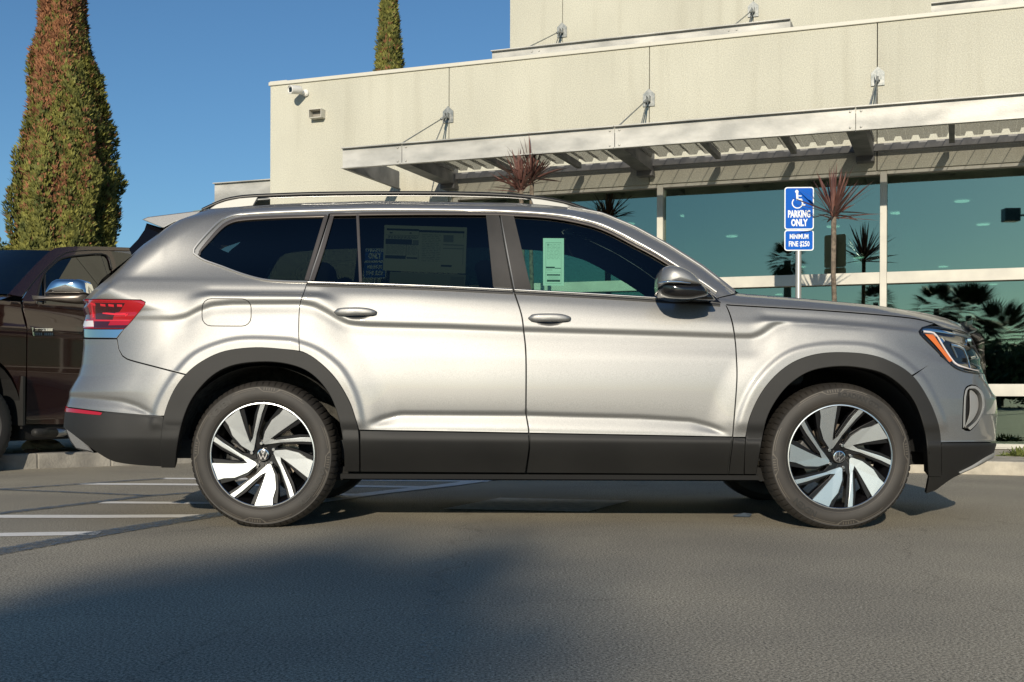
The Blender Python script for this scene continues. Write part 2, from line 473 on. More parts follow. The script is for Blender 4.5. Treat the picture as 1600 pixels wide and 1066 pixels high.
def offset_poly(P, d):
    """move a closed polyline inwards by d"""
    P = np.array(P); n = len(P)
    A = .5 * np.sum(P[:, 0] * np.roll(P[:, 1], -1) - np.roll(P[:, 0], -1) * P[:, 1])
    e = np.roll(P, -1, 0) - P; e /= (np.linalg.norm(e, axis=1, keepdims=True) + 1e-9)
    nn = np.stack([-e[:, 1], e[:, 0]], 1) * (1 if A > 0 else -1)
    m = nn + np.roll(nn, 1, 0); m /= (np.linalg.norm(m, axis=1, keepdims=True) + 1e-9)
    k = 1 / np.clip((m * nn).sum(1), .6, 1)
    return P + m * (d * k)[:, None]
def dedupe(P, eps=.0012):
    out = []
    for p in P:
        if not out or math.dist(p, out[-1]) > eps: out.append(tuple(p))
    while len(out) > 3 and math.dist(out[0], out[-1]) <= eps: out.pop()
    return out
def densify(P, mx=.03):
    out = []
    for i in range(len(P)):
        a = P[i]; b = P[(i + 1) % len(P)]
        k = max(1, int(math.dist(a, b) / mx))
        for j in range(k):
            out.append((a[0] + (b[0] - a[0]) * j / k, a[1] + (b[1] - a[1]) * j / k))
    return out
SUV = empty('parked_suv', (0, 6.995, 0))
MIR = []            # parts to mirror to the far side
def panel(name, outline, mat, holes=(), off=0.0, gap=.0026, step=(.013, .009), depth=.016, surf=side_surf, parent=None, mirror=True, raw=False, center=None, edge=.0009, origin=None):
    """skin patch following a surface, with its own clean edge turned inwards"""
    rings = []
    for k, r in enumerate([outline] + list(holes)):
        P = r if raw else pol(r)
        P = dedupe(densify(dedupe(P)))
        P = offset_poly(P, gap if k == 0 else -gap)
        P = dedupe([tuple(q) for q in P])
        rings.append(P)
    o0 = np.array(rings[0]); lo = o0.min(0); hi = o0.max(0)
    gx = np.arange(lo[0], hi[0] + step[0], step[0]); gz = np.arange(lo[1], hi[1] + step[1], step[1])
    A, B = np.meshgrid(gx, gz, indexing='ij'); A = A + ((np.arange(len(gz)) % 2) * .5 * step[0])[None, :]
    A = A.ravel(); B = B.ravel()
    ok = inpoly(A, B, rings[0])
    for h in rings[1:]: ok &= ~inpoly(A, B, h)
    A = A[ok]; B = B[ok]
    asp = step[0] / step[1]
    Q = np.stack([A, B], -1); dd = np.full(len(A), 9.)
    for rg in rings:
        rr = rg + [rg[0]]
        for a, b in zip(rr[:-1], rr[1:]):
            a = np.array(a) * (1, asp); b = np.array(b) * (1, asp); d = b - a; l = (d * d).sum() + 1e-12
            q = Q * (1, asp) - a; s = np.clip((q @ d) / l, 0, 1); q = q - s[:, None] * d
            dd = np.minimum(dd, np.sqrt((q * q).sum(-1)))
    ok = dd > step[0] * .3
    A = A[ok]; B = B[ok]
    pts = []; faces = []
    for rg in rings:
        n0 = len(pts); pts += [Vector((p[0], p[1] * asp)) for p in rg]
        faces.append(list(range(n0, len(pts))))
    pts += [Vector((a, b * asp)) for a, b in zip(A, B)]
    edges = [(f[i], f[(i + 1) % len(f)]) for f in faces for i in range(len(f))]
    vo, eo, fo, ov, oe, of = delaunay_2d_cdt(pts, edges, [], 0, 1e-7)
    V2 = np.array([(v.x, v.y / asp) for v in vo]); F = np.array([f for f in fo if len(f) == 3])
    c = V2[F].mean(1)
    ok = inpoly(c[:, 0], c[:, 1], rings[0])
    for h in rings[1:]: ok &= ~inpoly(c[:, 0], c[:, 1], h)
    F = F[ok]
    P3, N3 = surf(V2[:, 0], V2[:, 1], off)
    V = [tuple(p) for p in P3]; NN = [tuple(n) for n in N3]; Fs = [tuple(int(i) for i in f) for f in F]
    # orient faces along the surface normal
    if len(Fs):
        a, b, cc = P3[F[:, 0]], P3[F[:, 1]], P3[F[:, 2]]
        s = (np.cross(b - a, cc - a) * N3[F[:, 0]]).sum(1)
        Fs = [f if k > 0 else f[::-1] for f, k in zip(Fs, s)]
    deep = []
    for ri, rg in enumerate(rings):
        e = offset_poly(rg, -edge if ri == 0 else edge)
        ring0 = np.array(rg)
        a0, n0 = surf(ring0[:, 0], ring0[:, 1], off)
        a1, n1 = surf(e[:, 0], e[:, 1], off - edge * 1.2)
        a2, n2 = surf(e[:, 0], e[:, 1], off - depth)
        n = len(rg); b0 = len(V)
        out = (a1 - a0); out /= (np.linalg.norm(out, axis=1, keepdims=True) + 1e-9)
        mid = n0 * .7 + out * .7; mid /= np.linalg.norm(mid, axis=1, keepdims=True)
        V += [tuple(p) for p in a0] + [tuple(p) for p in a1] + [tuple(p) for p in a1] + [tuple(p) for p in a2]
        NN += [tuple(p) for p in n0] + [tuple(p) for p in mid] + [tuple(p) for p in out] * 2
        rev = np.cross(a0[1] - a0[0], a1[0] - a0[0]) @ (n0[0] + out[0]) < 0
        for s_ in (0, 2):
            if s_ == 2: deep = deep + list(range(len(Fs), len(Fs) + n))
            for i in range(n):
                j = (i + 1) % n
                f = (b0 + s_ * n + i, b0 + s_ * n + j, b0 + (s_ + 1) * n + j, b0 + (s_ + 1) * n + i)
                Fs.append(f[::-1] if rev else f)
    org = Vector(origin) if origin is not None else (parent.matrix_world.translation if parent else Vector((0, 0, 0)))
    me = bpy.data.meshes.new(name)
    me.from_pydata([(v[0] - org[0], v[1] - org[1], v[2] - org[2]) for v in V], [], Fs)
    me.update()
    o = link(name, me, [mat, M['seal']] if mat is M['paint'] else mat, parent or None, True)
    if mat is M['paint']:
        for i in deep: me.polygons[i].material_index = 1
    me.normals_split_custom_set_from_vertices(NN)
    return o
def sp(name, outline, mat, holes=(), off=0.0, par=None, mirror=True, **k):
    o = panel(name, outline, mat, holes, off, parent=SUV, origin=(0, 6.995, 0), **k)
    if par is not None: o.parent = par
    if mirror: MIR.append(o)
    return o
def ribbon_mesh(path, w, off, h, surf=side_surf, w2=None):
    """raised strip along a (u,v) path: domed section"""
    P = np.array(path)
    d = np.gradient(P, axis=0); d /= (np.linalg.norm(d, axis=1, keepdims=True) + 1e-9); nn = np.stack([-d[:, 1], d[:, 0]], 1)
    n = len(P); W = np.asarray(w) * np.ones(n)
    rows = []
    for a, hh in ((-1, -.004), (-1, h * .5), (-.6, h), (.6, h), (1, h * .5), (1, -.004)):
        q = P + nn * (a * W / 2)[:, None]
        p3, _ = surf(q[:, 0], q[:, 1], off + hh)
        rows.append(p3)
    V = [tuple(p) for r in rows for p in r]; F = []
    for k in range(5):
        for i in range(n - 1):
            F.append((k * n + i, k * n + i + 1, (k + 1) * n + i + 1, (k + 1) * n + i))
    return V, F
def ribbon(name, pxpath, wpx, mat, off=0.002, h=.003, par=None, mirror=True, n=5, parent=None):
    P = pol(pxpath, False, n)
    V, F = ribbon_mesh(P, np.interp(np.linspace(0, 1, len(P)), np.linspace(0, 1, len(wpx)), wpx) * .00335 if isinstance(wpx, (list, tuple)) else wpx * .00335, off, h)
    mb = MB(); mb.add([(v[0], v[1] - 6.995, v[2]) for v in V], F)
    o = mb.build(name, mat, SUV, True, auto=50)
    if par is not None: o.parent = par
    if mirror: MIR.append(o)
    return o
setp(SUV, 'silver family car with roof rails and black wheel arch cladding, parked side on', 'car')

# ---- outlines
HQ = [(308.5, 401), (312, 394), (322, 380), (340, 360.5), (354, 350), (375, 344.5), (421, 341), (480, 339), (508, 338, 1), (493, 392), (477, 441.5, 1), (430, 441.5), (404, 438.5), (379, 431.5), (340, 417), (314, 406.5)]
HR = [(517, 338.5, 1), (640, 336.5), (757, 335.5, 1), (764, 400), (770, 449.5, 1), (640, 446), (486, 442, 1), (500, 395)]
HF = [(801, 338, 1), (858.8, 341), (911, 350), (948, 362), (990, 383.2), (1029.5, 404.5), (1060, 423), (1085, 441), (1108, 461, 1), (1027, 464.5), (930, 459.5), (830, 454, 1), (817, 400)]
frame_out = [(185, 550, 1), (182, 533, 1), (193, 518, 1), (205, 505.5), (225, 480), (226, 476), (219, 472.5, 1), (135, 472, 1), (118, 472, 1), (140, 446), (165, 426), (205, 383), (240, 353), (262, 336), (283, 324),
             (316, 318), (395, 312), (480, 308), (624, 304), (808, 306), (885, 312), (940, 321), (995, 342), (1048, 370), (1100, 403), (1145, 435), (1150, 456, 1), (1119, 463.5, 1), (1105, 453),
             (1085, 438), (1048, 412.5), (1029, 401.5), (990, 380), (948, 359), (911, 347), (858, 338), (801, 334.5), (757, 333), (560, 334), (512, 336, 1), (496, 390), (479.5, 442, 1), (474, 458.6), (467.6, 479.6), (466, 516), (467.5, 551, 1),
             (447, 548.7), (399, 546), (351, 552), (316, 567.8), (290.5, 588.6, 1), (239.5, 575.8), (198, 564.7), (188.5, 556)]
door_r = [(514, 336, 1), (560, 334), (757, 333), (777.5, 333, 1), (788, 390), (800, 452, 1), (813, 490), (817, 516), (821, 558), (821.5, 646, 1), (826, 672), (826, 676.5, 1), (700, 675), (561, 673.5, 1),
          (556, 657), (545.7, 628.5), (526.6, 596.6), (504, 572.6), (479, 555), (467.5, 551, 1), (466, 516), (467.6, 479.6), (474, 458.6), (479.5, 442, 1), (497, 390)]
door_f = [(779, 333, 1), (801, 334.5), (858, 338), (911, 347), (948, 359), (990, 380), (1029, 401.5), (1048, 412.5), (1085, 438), (1105, 453), (1119, 463.5, 1), (1132, 473), (1142, 498), (1147.7, 529.5), (1150, 558), (1151, 584), (1149.6, 615.7), (1144.8, 680.5, 1),
          (1000, 678.5), (827, 676.5, 1), (827, 672), (822.5, 646, 1), (822, 558), (818, 516), (814, 490), (801.5, 452, 1), (789, 390)]
fender = [(1121, 466, 1), (1126, 473.5, 1), (1140, 475), (1267, 481.5), (1363, 488), (1427, 494), (1459, 501.5, 1), (1448.6, 505), (1440.3, 507.5), (1435, 513.7), (1437, 519), (1461, 541), (1469, 551, 1), (1468.5, 556, 1), (1426, 582, 1), (1417, 583, 1),
          (1398, 567), (1363, 552), (1315.4, 547.6), (1274, 551), (1239, 563.5), (1210, 586), (1188, 614.6), (1172, 649.7), (1165.5, 681, 1), (1145.5, 681, 1), (1150.3, 615.7), (1151.7, 584), (1150.7, 558), (1148.5, 529.5), (1143, 498), (1133, 474)]
hoods = [(1121, 463.5, 1), (1150, 457, 1), (1150, 445, 1), (1251, 452), (1363, 461), (1427, 471), (1446, 474), (1475, 481), (1505, 492), (1535, 512, 1), (1540, 527, 1), (1521, 519), (1502, 512.5), (1485.7, 509), (1471, 506.5), (1459, 500.5, 1), (1427, 493), (1363, 487), (1267, 480.5), (1140, 474), (1127, 472.5, 1)]
bump_f = [(1469, 552, 1), (1481.6, 561), (1494, 569.4), (1507, 574), (1528, 577.7), (1550, 580, 1), (1575, 600), (1580, 643), (1575, 686, 1), (1539, 686), (1469.5, 687, 1), (1468.5, 675), (1459, 640), (1443, 608), (1425, 592, 1), (1419, 587, 1), (1427, 583, 1)]
intake = [(1504, 665, 1), (1505.8, 614), (1511.4, 599), (1524, 597.5), (1535.3, 608.7), (1538, 631), (1529.7, 653.7), (1515.6, 669)]
low_f = [(1470.5, 688, 1), (1539, 687), (1575, 687, 1), (1575, 700), (1560, 706, 1), (1530, 723), (1490, 742), (1462, 762, 1), (1447, 767, 1), (1452, 740, 1), (1471, 739, 1), (1471, 720)]
bump_r = [(182, 534, 1), (185, 550), (188.5, 556.5), (198, 565.5), (239.5, 576.8), (290, 589.5, 1), (271, 615.7), (257.5, 653.5, 1), (240, 653.5), (162, 647.5), (101, 640.5), (75, 639, 1), (75, 615), (90, 593), (100, 560), (105, 534, 1)]
low_r = [(75, 641, 1), (101, 642), (162, 649), (240, 655), (256, 655.5, 1), (252.5, 698.6), (254, 733, 1), (225, 731.5), (198, 729), (172.5, 723), (140.6, 703), (99, 673), (75, 668, 1)]

bodyf = sp('side_frame', frame_out, M['paint'], [HQ])
dr = sp('rear_door', door_r, M['paint'], [HR]); df = sp('front_door', door_f, M['paint'], [HF])
fe = sp('fender', fender, M['paint']); hs = sp('hood_side', hoods, M['paint'])
bf = sp('front_bumper', bump_f, M['paint'], [intake]); br = sp('rear_bumper', bump_r, M['paint'])
lf = sp('front_lower_trim', low_f, M['clad'], off=.004); lr = sp('rear_lower_trim', low_r, M['clad'], off=.002)
ar = sp('wheel_arch_trim', RA_O + RA_I[::-1], M['clad'], off=.010, edge=.004, depth=.05)
af = sp('wheel_arch_trim', FA_O + FA_I[::-1], M['clad'], off=.010, edge=.004, depth=.05)
sp('door_lower_trim', [(563, 675, 1), (826, 678, 1), (827, 698), (821.5, 738, 1), (564, 738, 1)], M['clad'], off=.006, par=None)
sp('door_lower_trim', [(828, 678, 1), (1144.5, 681.5, 1), (1137, 738, 1), (823.5, 738, 1), (828.5, 698)], M['clad'], off=.006)
sp('door_lower_trim', [(1146, 682, 1), (1165, 682.5, 1), (1163, 738, 1), (1139, 738, 1)], M['clad'], off=.006)
# dark shell behind the skins
shell = [(75, 668, 1), (75, 560), (110, 480), (190, 395), (275, 325), (316, 318), (480, 308), (808, 306), (940, 321), (1048, 370), (1145, 435), (1200, 450), (1446, 474), (1540, 512), (1575, 600), (1575, 700, 1), (1490, 738, 1)]
shell += [(1455, 742, 1)] + FA_I[::-1] + [(1165, 744, 1), (556, 744, 1)] + RA_I[::-1] + [(262, 736, 1), (172, 722, 1), (99, 673, 1)]
sp('inner_shell', shell, M['inter'], [HQ, HR, HF, intake], off=-.022, gap=0.004, step=(.05, .03), depth=.012)
# glass
sp('quarter_window', HQ, M['tint'], off=-.004, gap=-.002, depth=.004, step=(.04, .03))
gr_ = [(558, 337.6, 1), (640, 336.5), (757, 335.5, 1), (764, 400), (770, 449.5, 1), (640, 446), (563, 444, 1)]
gq_ = [(517, 338.5, 1), (556, 337.6, 1), (561.5, 444, 1), (486, 442, 1), (500, 395)]
w_r = sp('rear_window', gr_, M['tint'], off=-.006, gap=-.002, depth=.004, step=(.04, .03), par=None)
w_q = sp('rear_window', gq_, M['tint'], off=-.006, gap=-.002, depth=.004, step=(.04, .03))
w_f = sp('front_window', HF, M['clear'], off=-.006, gap=-.002, depth=.004, step=(.04, .03))
# pillar films and trims
sp('pillar_trim', [(757, 334.5, 1), (777, 334.5, 1), (799.5, 451, 1), (769, 449.5, 1)], M['pillar'], off=.004)
sp('pillar_trim', [(780, 335, 1), (801, 336, 1), (830, 454, 1), (803, 452, 1)], M['pillar'], off=.004)
sp('mirror_base', [(1066, 428, 1), (1085, 439), (1113, 460), (1126, 472, 1), (1060, 467.5, 1)], M['gloss_black'], off=.005)
mold = [(1119, 454.5), (1095, 438), (1042.6, 405), (1015, 388.5), (990, 375), (965, 362), (937.6, 350), (911, 342.5), (885, 337), (840, 332.5), (760, 329), (666, 327.5), (553, 328.5), (442.5, 332.6), (377.5, 337), (353, 343.3), (337, 353.5), (312.5, 379.4), (301.5, 394), (301.5, 400), (309, 405.5), (319, 411), (345, 420), (377.5, 431.8), (410, 440.3), (442.5, 443), (479, 443.6)]
ribbon('window_molding', mold, [5.5, 5, 5, 5, 5, 5, 5, 5.2, 5.5, 4, 3, 2.6, 2.4, 2.4], M['mold'], off=0, h=.009)
dl = [(1107, 455), (1085, 439.5), (1048, 414.5), (1020, 397.5), (990, 382), (948, 360.8), (911, 348.8), (858, 339.7), (801, 336.2), (757, 335), (640, 335.5), (514, 338)]
ribbon('window_trim', dl, 5.0, M['trim'], off=.004, h=.004)
ribbon('window_trim', [(508, 339.5), (440, 341.5), (380, 345), (358, 350), (343, 360), (324, 381), (311, 397), (310.5, 402.5)], [4, 5, 6, 6, 5, 3], M['trim'], off=.001, h=.004)
ribbon('window_trim', [(508, 340), (492.5, 392), (478, 441)], 6.5, M['trim'], off=.003, h=.004)
ribbon('window_trim', [(517, 340), (502.5, 392), (486.5, 441.5)], 6.5, M['trim'], off=.003, h=.004)
ribbon('window_divider', [(557, 338.5), (562.5, 443.5)], 4.5, M['trim'], off=.003, h=.004)
for a, b in (((479, 443.8), (799, 452.6)),):
    ribbon('belt_trim', [(480, 443.6), (640, 447.3), (799.5, 453.5)], 2.2, M['satin'], off=.004, h=.004)
    ribbon('belt_seal', [(479, 447.6), (640, 451.5), (800.5, 458)], 4.2, M['seal'], off=.002, h=.004)
ribbon('belt_trim', [(803, 453.6), (930, 459.5), (1060, 466.5)], 2.2, M['satin'], off=.004, h=.004)
ribbon('belt_seal', [(803, 458), (930, 464), (1060, 471), (1124, 475)], 4.2, M['seal'], off=.002, h=.004)
ribbon('windscreen_molding', [(885, 320), (937.6, 331.5), (990, 351.5), (1042, 379), (1095, 412.5), (1147, 453)], [2, 3.5, 5, 6], M['paint'], off=.0, h=.008)
# fuel door: a hair line around a rounded patch
def rrect(x0, y0, x1, y1, r, slant=0, k=4):
    out = []
    for cx, cy, a0 in ((x1 - r, y1 - r, 0), (x0 + r, y1 - r, 90), (x0 + r, y0 + r, 180), (x1 - r, y0 + r, 270)):
        for j in range(k + 1):
            a = R(a0 + 90 * j / k)
            out.append((cx + r * math.cos(a), cy + r * math.sin(a)))
    return out
fd = rrect(315, 470, 391.5, 512.5, 14)
ribbon('fuel_door_gap', fd + [fd[0], fd[1]], 1.3, M['seal'], off=.0002, h=.0008)
# door handles
def handle(px, py, w=69):
    pts = [(px, py), (px + 6, py - 5.2), (px + w * .35, py - 7), (px + w * .75, py - 6.4), (px + w - 2, py - 1.5), (px + w - 3, py + 3), (px + w * .8, py + 5), (px + w * .3, py + 6), (px + 5, py + 4.5)]
    P = dedupe(densify(pol(pts), .02))
    P = np.array(P); c = P.mean(0)
    V = []; F = []; n = len(P)
    for s, h in ((1.0, .006), (1.0, .020), (.93, .028), (.75, .033), (.4, .035), (.02, .0355)):
        q = c + (P - c) * s
        p3, _ = side_surf(q[:, 0], q[:, 1], 0)
        # bridge over the cup: use the smooth body depth next to it
        t0 = float(tval(c[0] + .13, c[1]))
        V += [(a[0], 6 + t0 - h - 6.995, a[2]) for a in p3]
    for k in range(5):
        for i in range(n): F.append((k * n + i, k * n + (i + 1) % n, (k + 1) * n + (i + 1) % n, (k + 1) * n + i))
    F.append(tuple(range(n)))
    mb = MB(); mb.add(V, F)
    o = mb.build('door_handle', M['paint'], SUV, True, auto=60); MIR.append(o); return o
handle(521, 489.5); handle(824, 497)

# ---- tail lamp
TL = [(118, 473, 1), (135, 472.7), (218, 473.3), (225, 475.5), (226, 479.5), (205, 505.5), (193.5, 518, 1), (126, 518), (112, 518, 1), (114, 495)]
tl = sp('tail_light', TL, M['red'], off=.004, edge=.003)
def sub(name, outl, mat, off, par, **k):
    o = sp(name, outl, mat, off=off, mirror=False, depth=.003, edge=.0005, gap=0, **k); o.parent = par; return o
sub('dark_insert', [(148.5, 477, 1), (195, 477.5, 1), (186, 492, 1), (180, 493), (176, 504, 1), (150, 503.5, 1)], M['reddark'], .0052, tl)
sub('outer_insert', [(116, 474, 1), (136, 474, 1), (142, 504, 1), (115, 504, 1)], simple('smoked_lens', (.10, .045, .07), .12, 0, .8), .0052, tl)
sub('lower_insert', [(148, 507, 1), (172, 507, 1), (169, 513, 1), (199, 512.5, 1), (194, 517, 1), (147, 517, 1)], M['reddark'], .0054, tl)
sub('reversing_lamp', [(112, 506, 1), (146, 506, 1), (147, 515, 1), (112, 516, 1)], M['whitelens'], .0056, tl)
ribs = [[(142, 478.7), (149.5, 480.5)], [(157, 480), (165, 481)], [(169.5, 480.5), (178, 481.5)], [(183, 481), (191, 481.5)]]
for q in ribs:
    o = ribbon('light_guide', q, 3.4, M['redbright'], off=.005, h=.0012, mirror=False); o.parent = tl
for q, ww in (([(143.5, 479), (146.5, 501)], 3.6), ([(161, 493.5), (180, 495.5), (197, 495)], 2.6), ([(196, 498), (200, 494.5)], 2)):
    o = ribbon('light_guide', q, ww, M['redbright'], off=.005, h=.0012, mirror=False); o.parent = tl
o = ribbon('lens_rib', [(136, 505), (203, 505.5)], 1.3, M['redbright'], off=.005, h=.001, mirror=False); o.parent = tl
sp('tail_chrome', [(110, 519, 1), (193, 518.7, 1), (182, 532.7, 1), (110, 532.5, 1)], M['chrome'], off=.003, edge=.002)
sp('rear_reflector', [(75, 640.5, 1), (101, 641.2), (155, 647.8), (161.5, 649.5), (158.5, 653.8), (101, 648.7), (75, 648, 1)], M['red'], off=.006)
ribbon('trim_groove', [(99, 662.5), (160, 666.5), (232, 674), (234, 690), (234.5, 731)], 1.2, M['seal'], off=.0005, h=.0008)
ribbon('trim_groove', [(255, 656), (240, 654.5), (164, 649)], 2.0, M['seal'], off=.001, h=.0008)
# exhaust finisher
mb = MB()
def exq(px, py, D): v = at(px, py, D); return (v.x, v.y - 6.995, v.z)
q = [(99.5, 671), (108, 673), (126, 686), (143, 706), (149, 713), (118, 706), (109, 694)]
mb.prism([exq(a, b, 6.28) for a, b in q], (0.02, .30, 0))
ex = mb.build('exhaust_finisher', M['satindark'], SUV, False, bevel=.008); MIR.append(ex)

# ---- head lamp
HL = [(1435, 513.7), (1440.3, 507.5), (1448.6, 505.5), (1471, 507), (1485.7, 509.6), (1502, 513), (1520.8, 520), (1545, 528, 1), (1552, 560), (1550, 579, 1), (1528, 577.7), (1507, 574), (1494, 569.4), (1481.6, 561), (1461, 540.5), (1437, 519)]
hl = sp('headlight', HL, M['gloss_black'], off=-.004)
sub('amber_marker', [(1444.4, 518, 1), (1457.5, 519, 1), (1471, 538.5), (1487.5, 559, 1), (1483, 561.5, 1), (1461, 535)], M['amber'], .002, hl)
for q, ww, mt in (([(1442, 513), (1459, 515.5), (1464, 520), (1476, 540), (1492, 562), (1508, 569.5), (1530, 575)], [3, 2.6, 2.2, 2.6, 2.6, 2, 1.6], M['whitelens']),
                  ([(1440, 511), (1456, 511), (1492, 517.5)], [4, 5, 3], M['chrome']),
                  ([(1488, 515), (1503, 517.5), (1523, 524)], [8, 8, 3], M['satin']),
                  ([(1470, 524), (1474, 530)], 7, M['chrome']),
                  ([(1486, 534.5), (1499, 537), (1506, 541)], 4, M['chrome']),
                  ([(1487, 536), (1492, 545), (1496, 554)], 3, M['satin']),
                  ([(1506, 540), (1513, 558), (1516, 571)], 2.2, M['chrome']),
                  ([(1517, 555), (1524, 553)], 3.5, M['chrome']),
                  ([(1516, 534), (1530, 538)], 2.6, M['satin'])):
    o = ribbon('lamp_reflector', q, ww, mt, off=-.002, h=.003, mirror=False); o.parent = hl
o = ribbon('headlight_rim', [(1519, 521), (1486, 511), (1471, 508.5), (1449, 507), (1441, 508.5), (1437, 514), (1438, 519), (1461, 541.5), (1481.6, 562), (1494, 571), (1507, 575.8), (1530, 579.5)], 3, M['gloss_black'], off=.001, h=.003, mirror=False); o.parent = hl
# bumper intake
sp('intake_frame', [(1504.5, 665, 1), (1506.3, 614), (1511.8, 600), (1524, 598.3), (1534.8, 609), (1537.4, 631), (1529.2, 653), (1515.6, 668), (1512, 664, 1), (1527, 650), (1534.5, 631), (1532, 612), (1523, 603), (1514, 603), (1509.6, 615), (1508.2, 661, 1)], M['silverplastic'], off=.003, depth=.04)
sp('intake_blade', [(1520, 603), (1523, 603), (1532, 612), (1534.5, 631), (1527, 650), (1512, 665, 1), (1520, 640)], M['silverplastic'], off=-.018)
sp('intake_void', [(1507, 664, 1), (1509, 614), (1514, 602), (1522, 603), (1521, 637), (1513, 665, 1)], M['dark'], off=-.03)
ribbon('skid_lip', [(1498, 733), (1520, 723), (1540, 712), (1562, 702)], [1, 4, 8, 10], M['silverplastic'], off=.004, h=.010)
ribbon('nose_trim', [(1530, 583), (1541, 596), (1551, 612), (1562, 618)], 3, M['chrome'], off=.003, h=.003)
# far side copies
# ------------------------------------------------------------------ SUV: roof, hood, screens, ends
def edge_pt(px):
    x, _ = p2xz(px, 300)           # x only
    x = (px - 800) * 6.4 / FPX
    z = float(np.interp(x, XS, TOPZ)) - .002
    t = float(tval(x, z)); return x, z, t
def loft_top(name, px0, px1, mat, crown=.03, n=30, m=16, inset=.0, zoff=.0, dz=None, flat=False):
    V = []; F = []
    for i in range(n + 1):
        px = px0 + (px1 - px0) * i / n
        x, z, t = edge_pt(px)
        hw = .995 - t - inset
        for j in range(m + 1):
            u = -1 + 2 * j / m
            V.append((x, -u * -hw, z + zoff + crown * (1 - abs(u)**2.2)))
    for i in range(n):
        for j in range(m):
            a = i * (m + 1) + j
            F.append((a, a + 1, a + m + 2, a + m + 1))
    mb = MB(); mb.add(V, F)
    return mb.build(name, mat, SUV, True)
loft_top('roof', 292, 890, M['paint'], .030)
loft_top('headliner', 300, 885, M['inter'], .02, inset=.05, zoff=-.05)
loft_top('windscreen', 890, 1146, M['wind'], .035, n=14)
loft_top('hood', 1148, 1519, M['paint'], .030)
# front and rear end caps joining the two sides
def cap(name, front, z0, z1, mat, n=26, m=18, bulge=.05, par=SUV, inn=0):
    V = []; F = []
    for i in range(n + 1):
        z = z0 + (z1 - z0) * i / n
        fx0, fxf, rx0, rxf, rw = [float(q) for q in ends(np.float64(z))]
        x = fx0 + .985 * (fxf - fx0) if front else rx0 + .985 * (rxf - rx0)
        t = float(tval(x, min(z, float(np.interp(x, XS, TOPZ)))))
        hw = .995 - t; sg = 1 if front else -1
        for j in range(m + 1):
            u = -1 + 2 * j / m
            V.append((x + sg * (bulge * (1 - u * u)) - sg * inn, u * hw, z))
    for i in range(n):
        for j in range(m):
            a = i * (m + 1) + j
            F.append((a, a + 1, a + m + 2, a + m + 1))
    mb = MB(); mb.add(V, F)
    return mb.build(name, mat, par, True)
cap('front_fascia', True, .46, .70, M['paint'])
cap('grille', True, .70, 1.05, M['gloss_black'])
cap('hood_nose', True, 1.05, 1.12, M['paint'], n=8, inn=.02)
cap('front_valance', True, .40, .46, M['clad'], n=4, inn=.02)
mb = MB()
for z in (.80, .90, 1.0): mb.box((2.50, 0, z), (.012, .60, .010))
mb.build('grille_bar', M['chrome'], SUV, bevel=.004)
cap('tailgate', False, .62, 1.16, M['paint'])
cap('rear_valance', False, .49, .62, M['clad'], n=6, inn=.01)
cap('rear_screen', False, 1.16, 1.60, M['gloss_black'], inn=.05, bulge=.02)
M['tglossy'] = simple('fin_black', (.004, .004, .006), .06, 0, .0, .3)
# spoiler and its black side fin, running across the car
def crossbody(name, pts, D, mat, hw=None, bevel=.006):
    P = [at(px, py, D) for px, py in pts]
    y0 = D - 6.995
    zm = min(p.z for p in P); mb = MB(); n = len(P); V = []
    for s in (1, -1): V += [(p.x, s * (y0 + .35 * (p.z - zm)), p.z) for p in P]
    mb.add(V, [tuple(range(n - 1, -1, -1)), tuple(range(n, 2 * n))] + [(i, (i + 1) % n, (i + 1) % n + n, i + n) for i in range(n)])
    return mb.build(name, mat, SUV, False, bevel=bevel)
crossbody('spoiler', [(218, 346), (227, 341.7), (285, 333.5), (310, 330), (300, 340), (270, 350), (253, 360)], 6.42, M['paint'])
crossbody('screen_fin', [(221.5, 350), (219.5, 361), (211, 377), (199, 392), (204, 402), (262, 352), (253, 359.3)], 6.43, M['tglossy'], bevel=.002)

# roof rails
def rail(sgn):
    mb = MB(); ft = MB()
    pts = [(314, 331), (332, 322.5), (350, 315.5), (372, 311), (395, 308.8), (440, 306.6), (480, 305), (540, 303.6), (620, 302.6), (700, 302.4), (760, 303.4), (800, 305.2), (842, 309), (880, 315.5), (906, 323.5), (927, 331.5)]
    C = cr(pts, 4); Dd = 6.50
    W = [at(a, b, Dd) for a, b in C]
    y = (Dd - 6.995) * sgn
    n = len(W); V = []; F = []
    for i, p in enumerate(W):
        for dx, dz in ((-.016, -.008), (-.013, .006), (0, .010), (.013, .006), (.016, -.008), (.010, -.013), (-.010, -.013)):
            V.append((p.x, y + dx * sgn, p.z + dz))
    for i in range(n - 1):
        for k in range(7):
            F.append((i * 7 + k, i * 7 + (k + 1) % 7, (i + 1) * 7 + (k + 1) % 7, (i + 1) * 7 + k))
    mb.add(V, F)
    r_ = mb.build('roof_rail', M['railblack'], SUV, True)
    def wedge(pp, nm):
        P = [at(a, b, Dd) for a, b in pp]
        m2 = MB(); m2.prism([(p.x, y - .013 * sgn, p.z) for p in P], (0, .026 * sgn, 0))
        o = m2.build(nm, M['silverplastic'], SUV, bevel=.003); o.parent = r_
    wedge([(325, 331), (337, 323), (352, 317.5), (373, 313), (402, 310.8), (394, 325), (340, 331)], 'rail_foot')
    wedge([(827, 310), (845, 312), (878, 318), (904, 326), (912, 331), (832, 322)], 'rail_foot')
    m3 = MB(); W2 = [at(a, b, Dd) for a, b in cr([(400, 312), (480, 308.8), (540, 307.3), (620, 306.3), (700, 306.2), (760, 307.2), (800, 308.6), (828, 311)], 4)]
    m3.tube([(p.x, y - .004 * sgn, p.z - .004) for p in W2], .0026, 6)
    o = m3.build('rail_strip', M['satin'], SUV, True); o.parent = r_
rail(1); rail(-1)

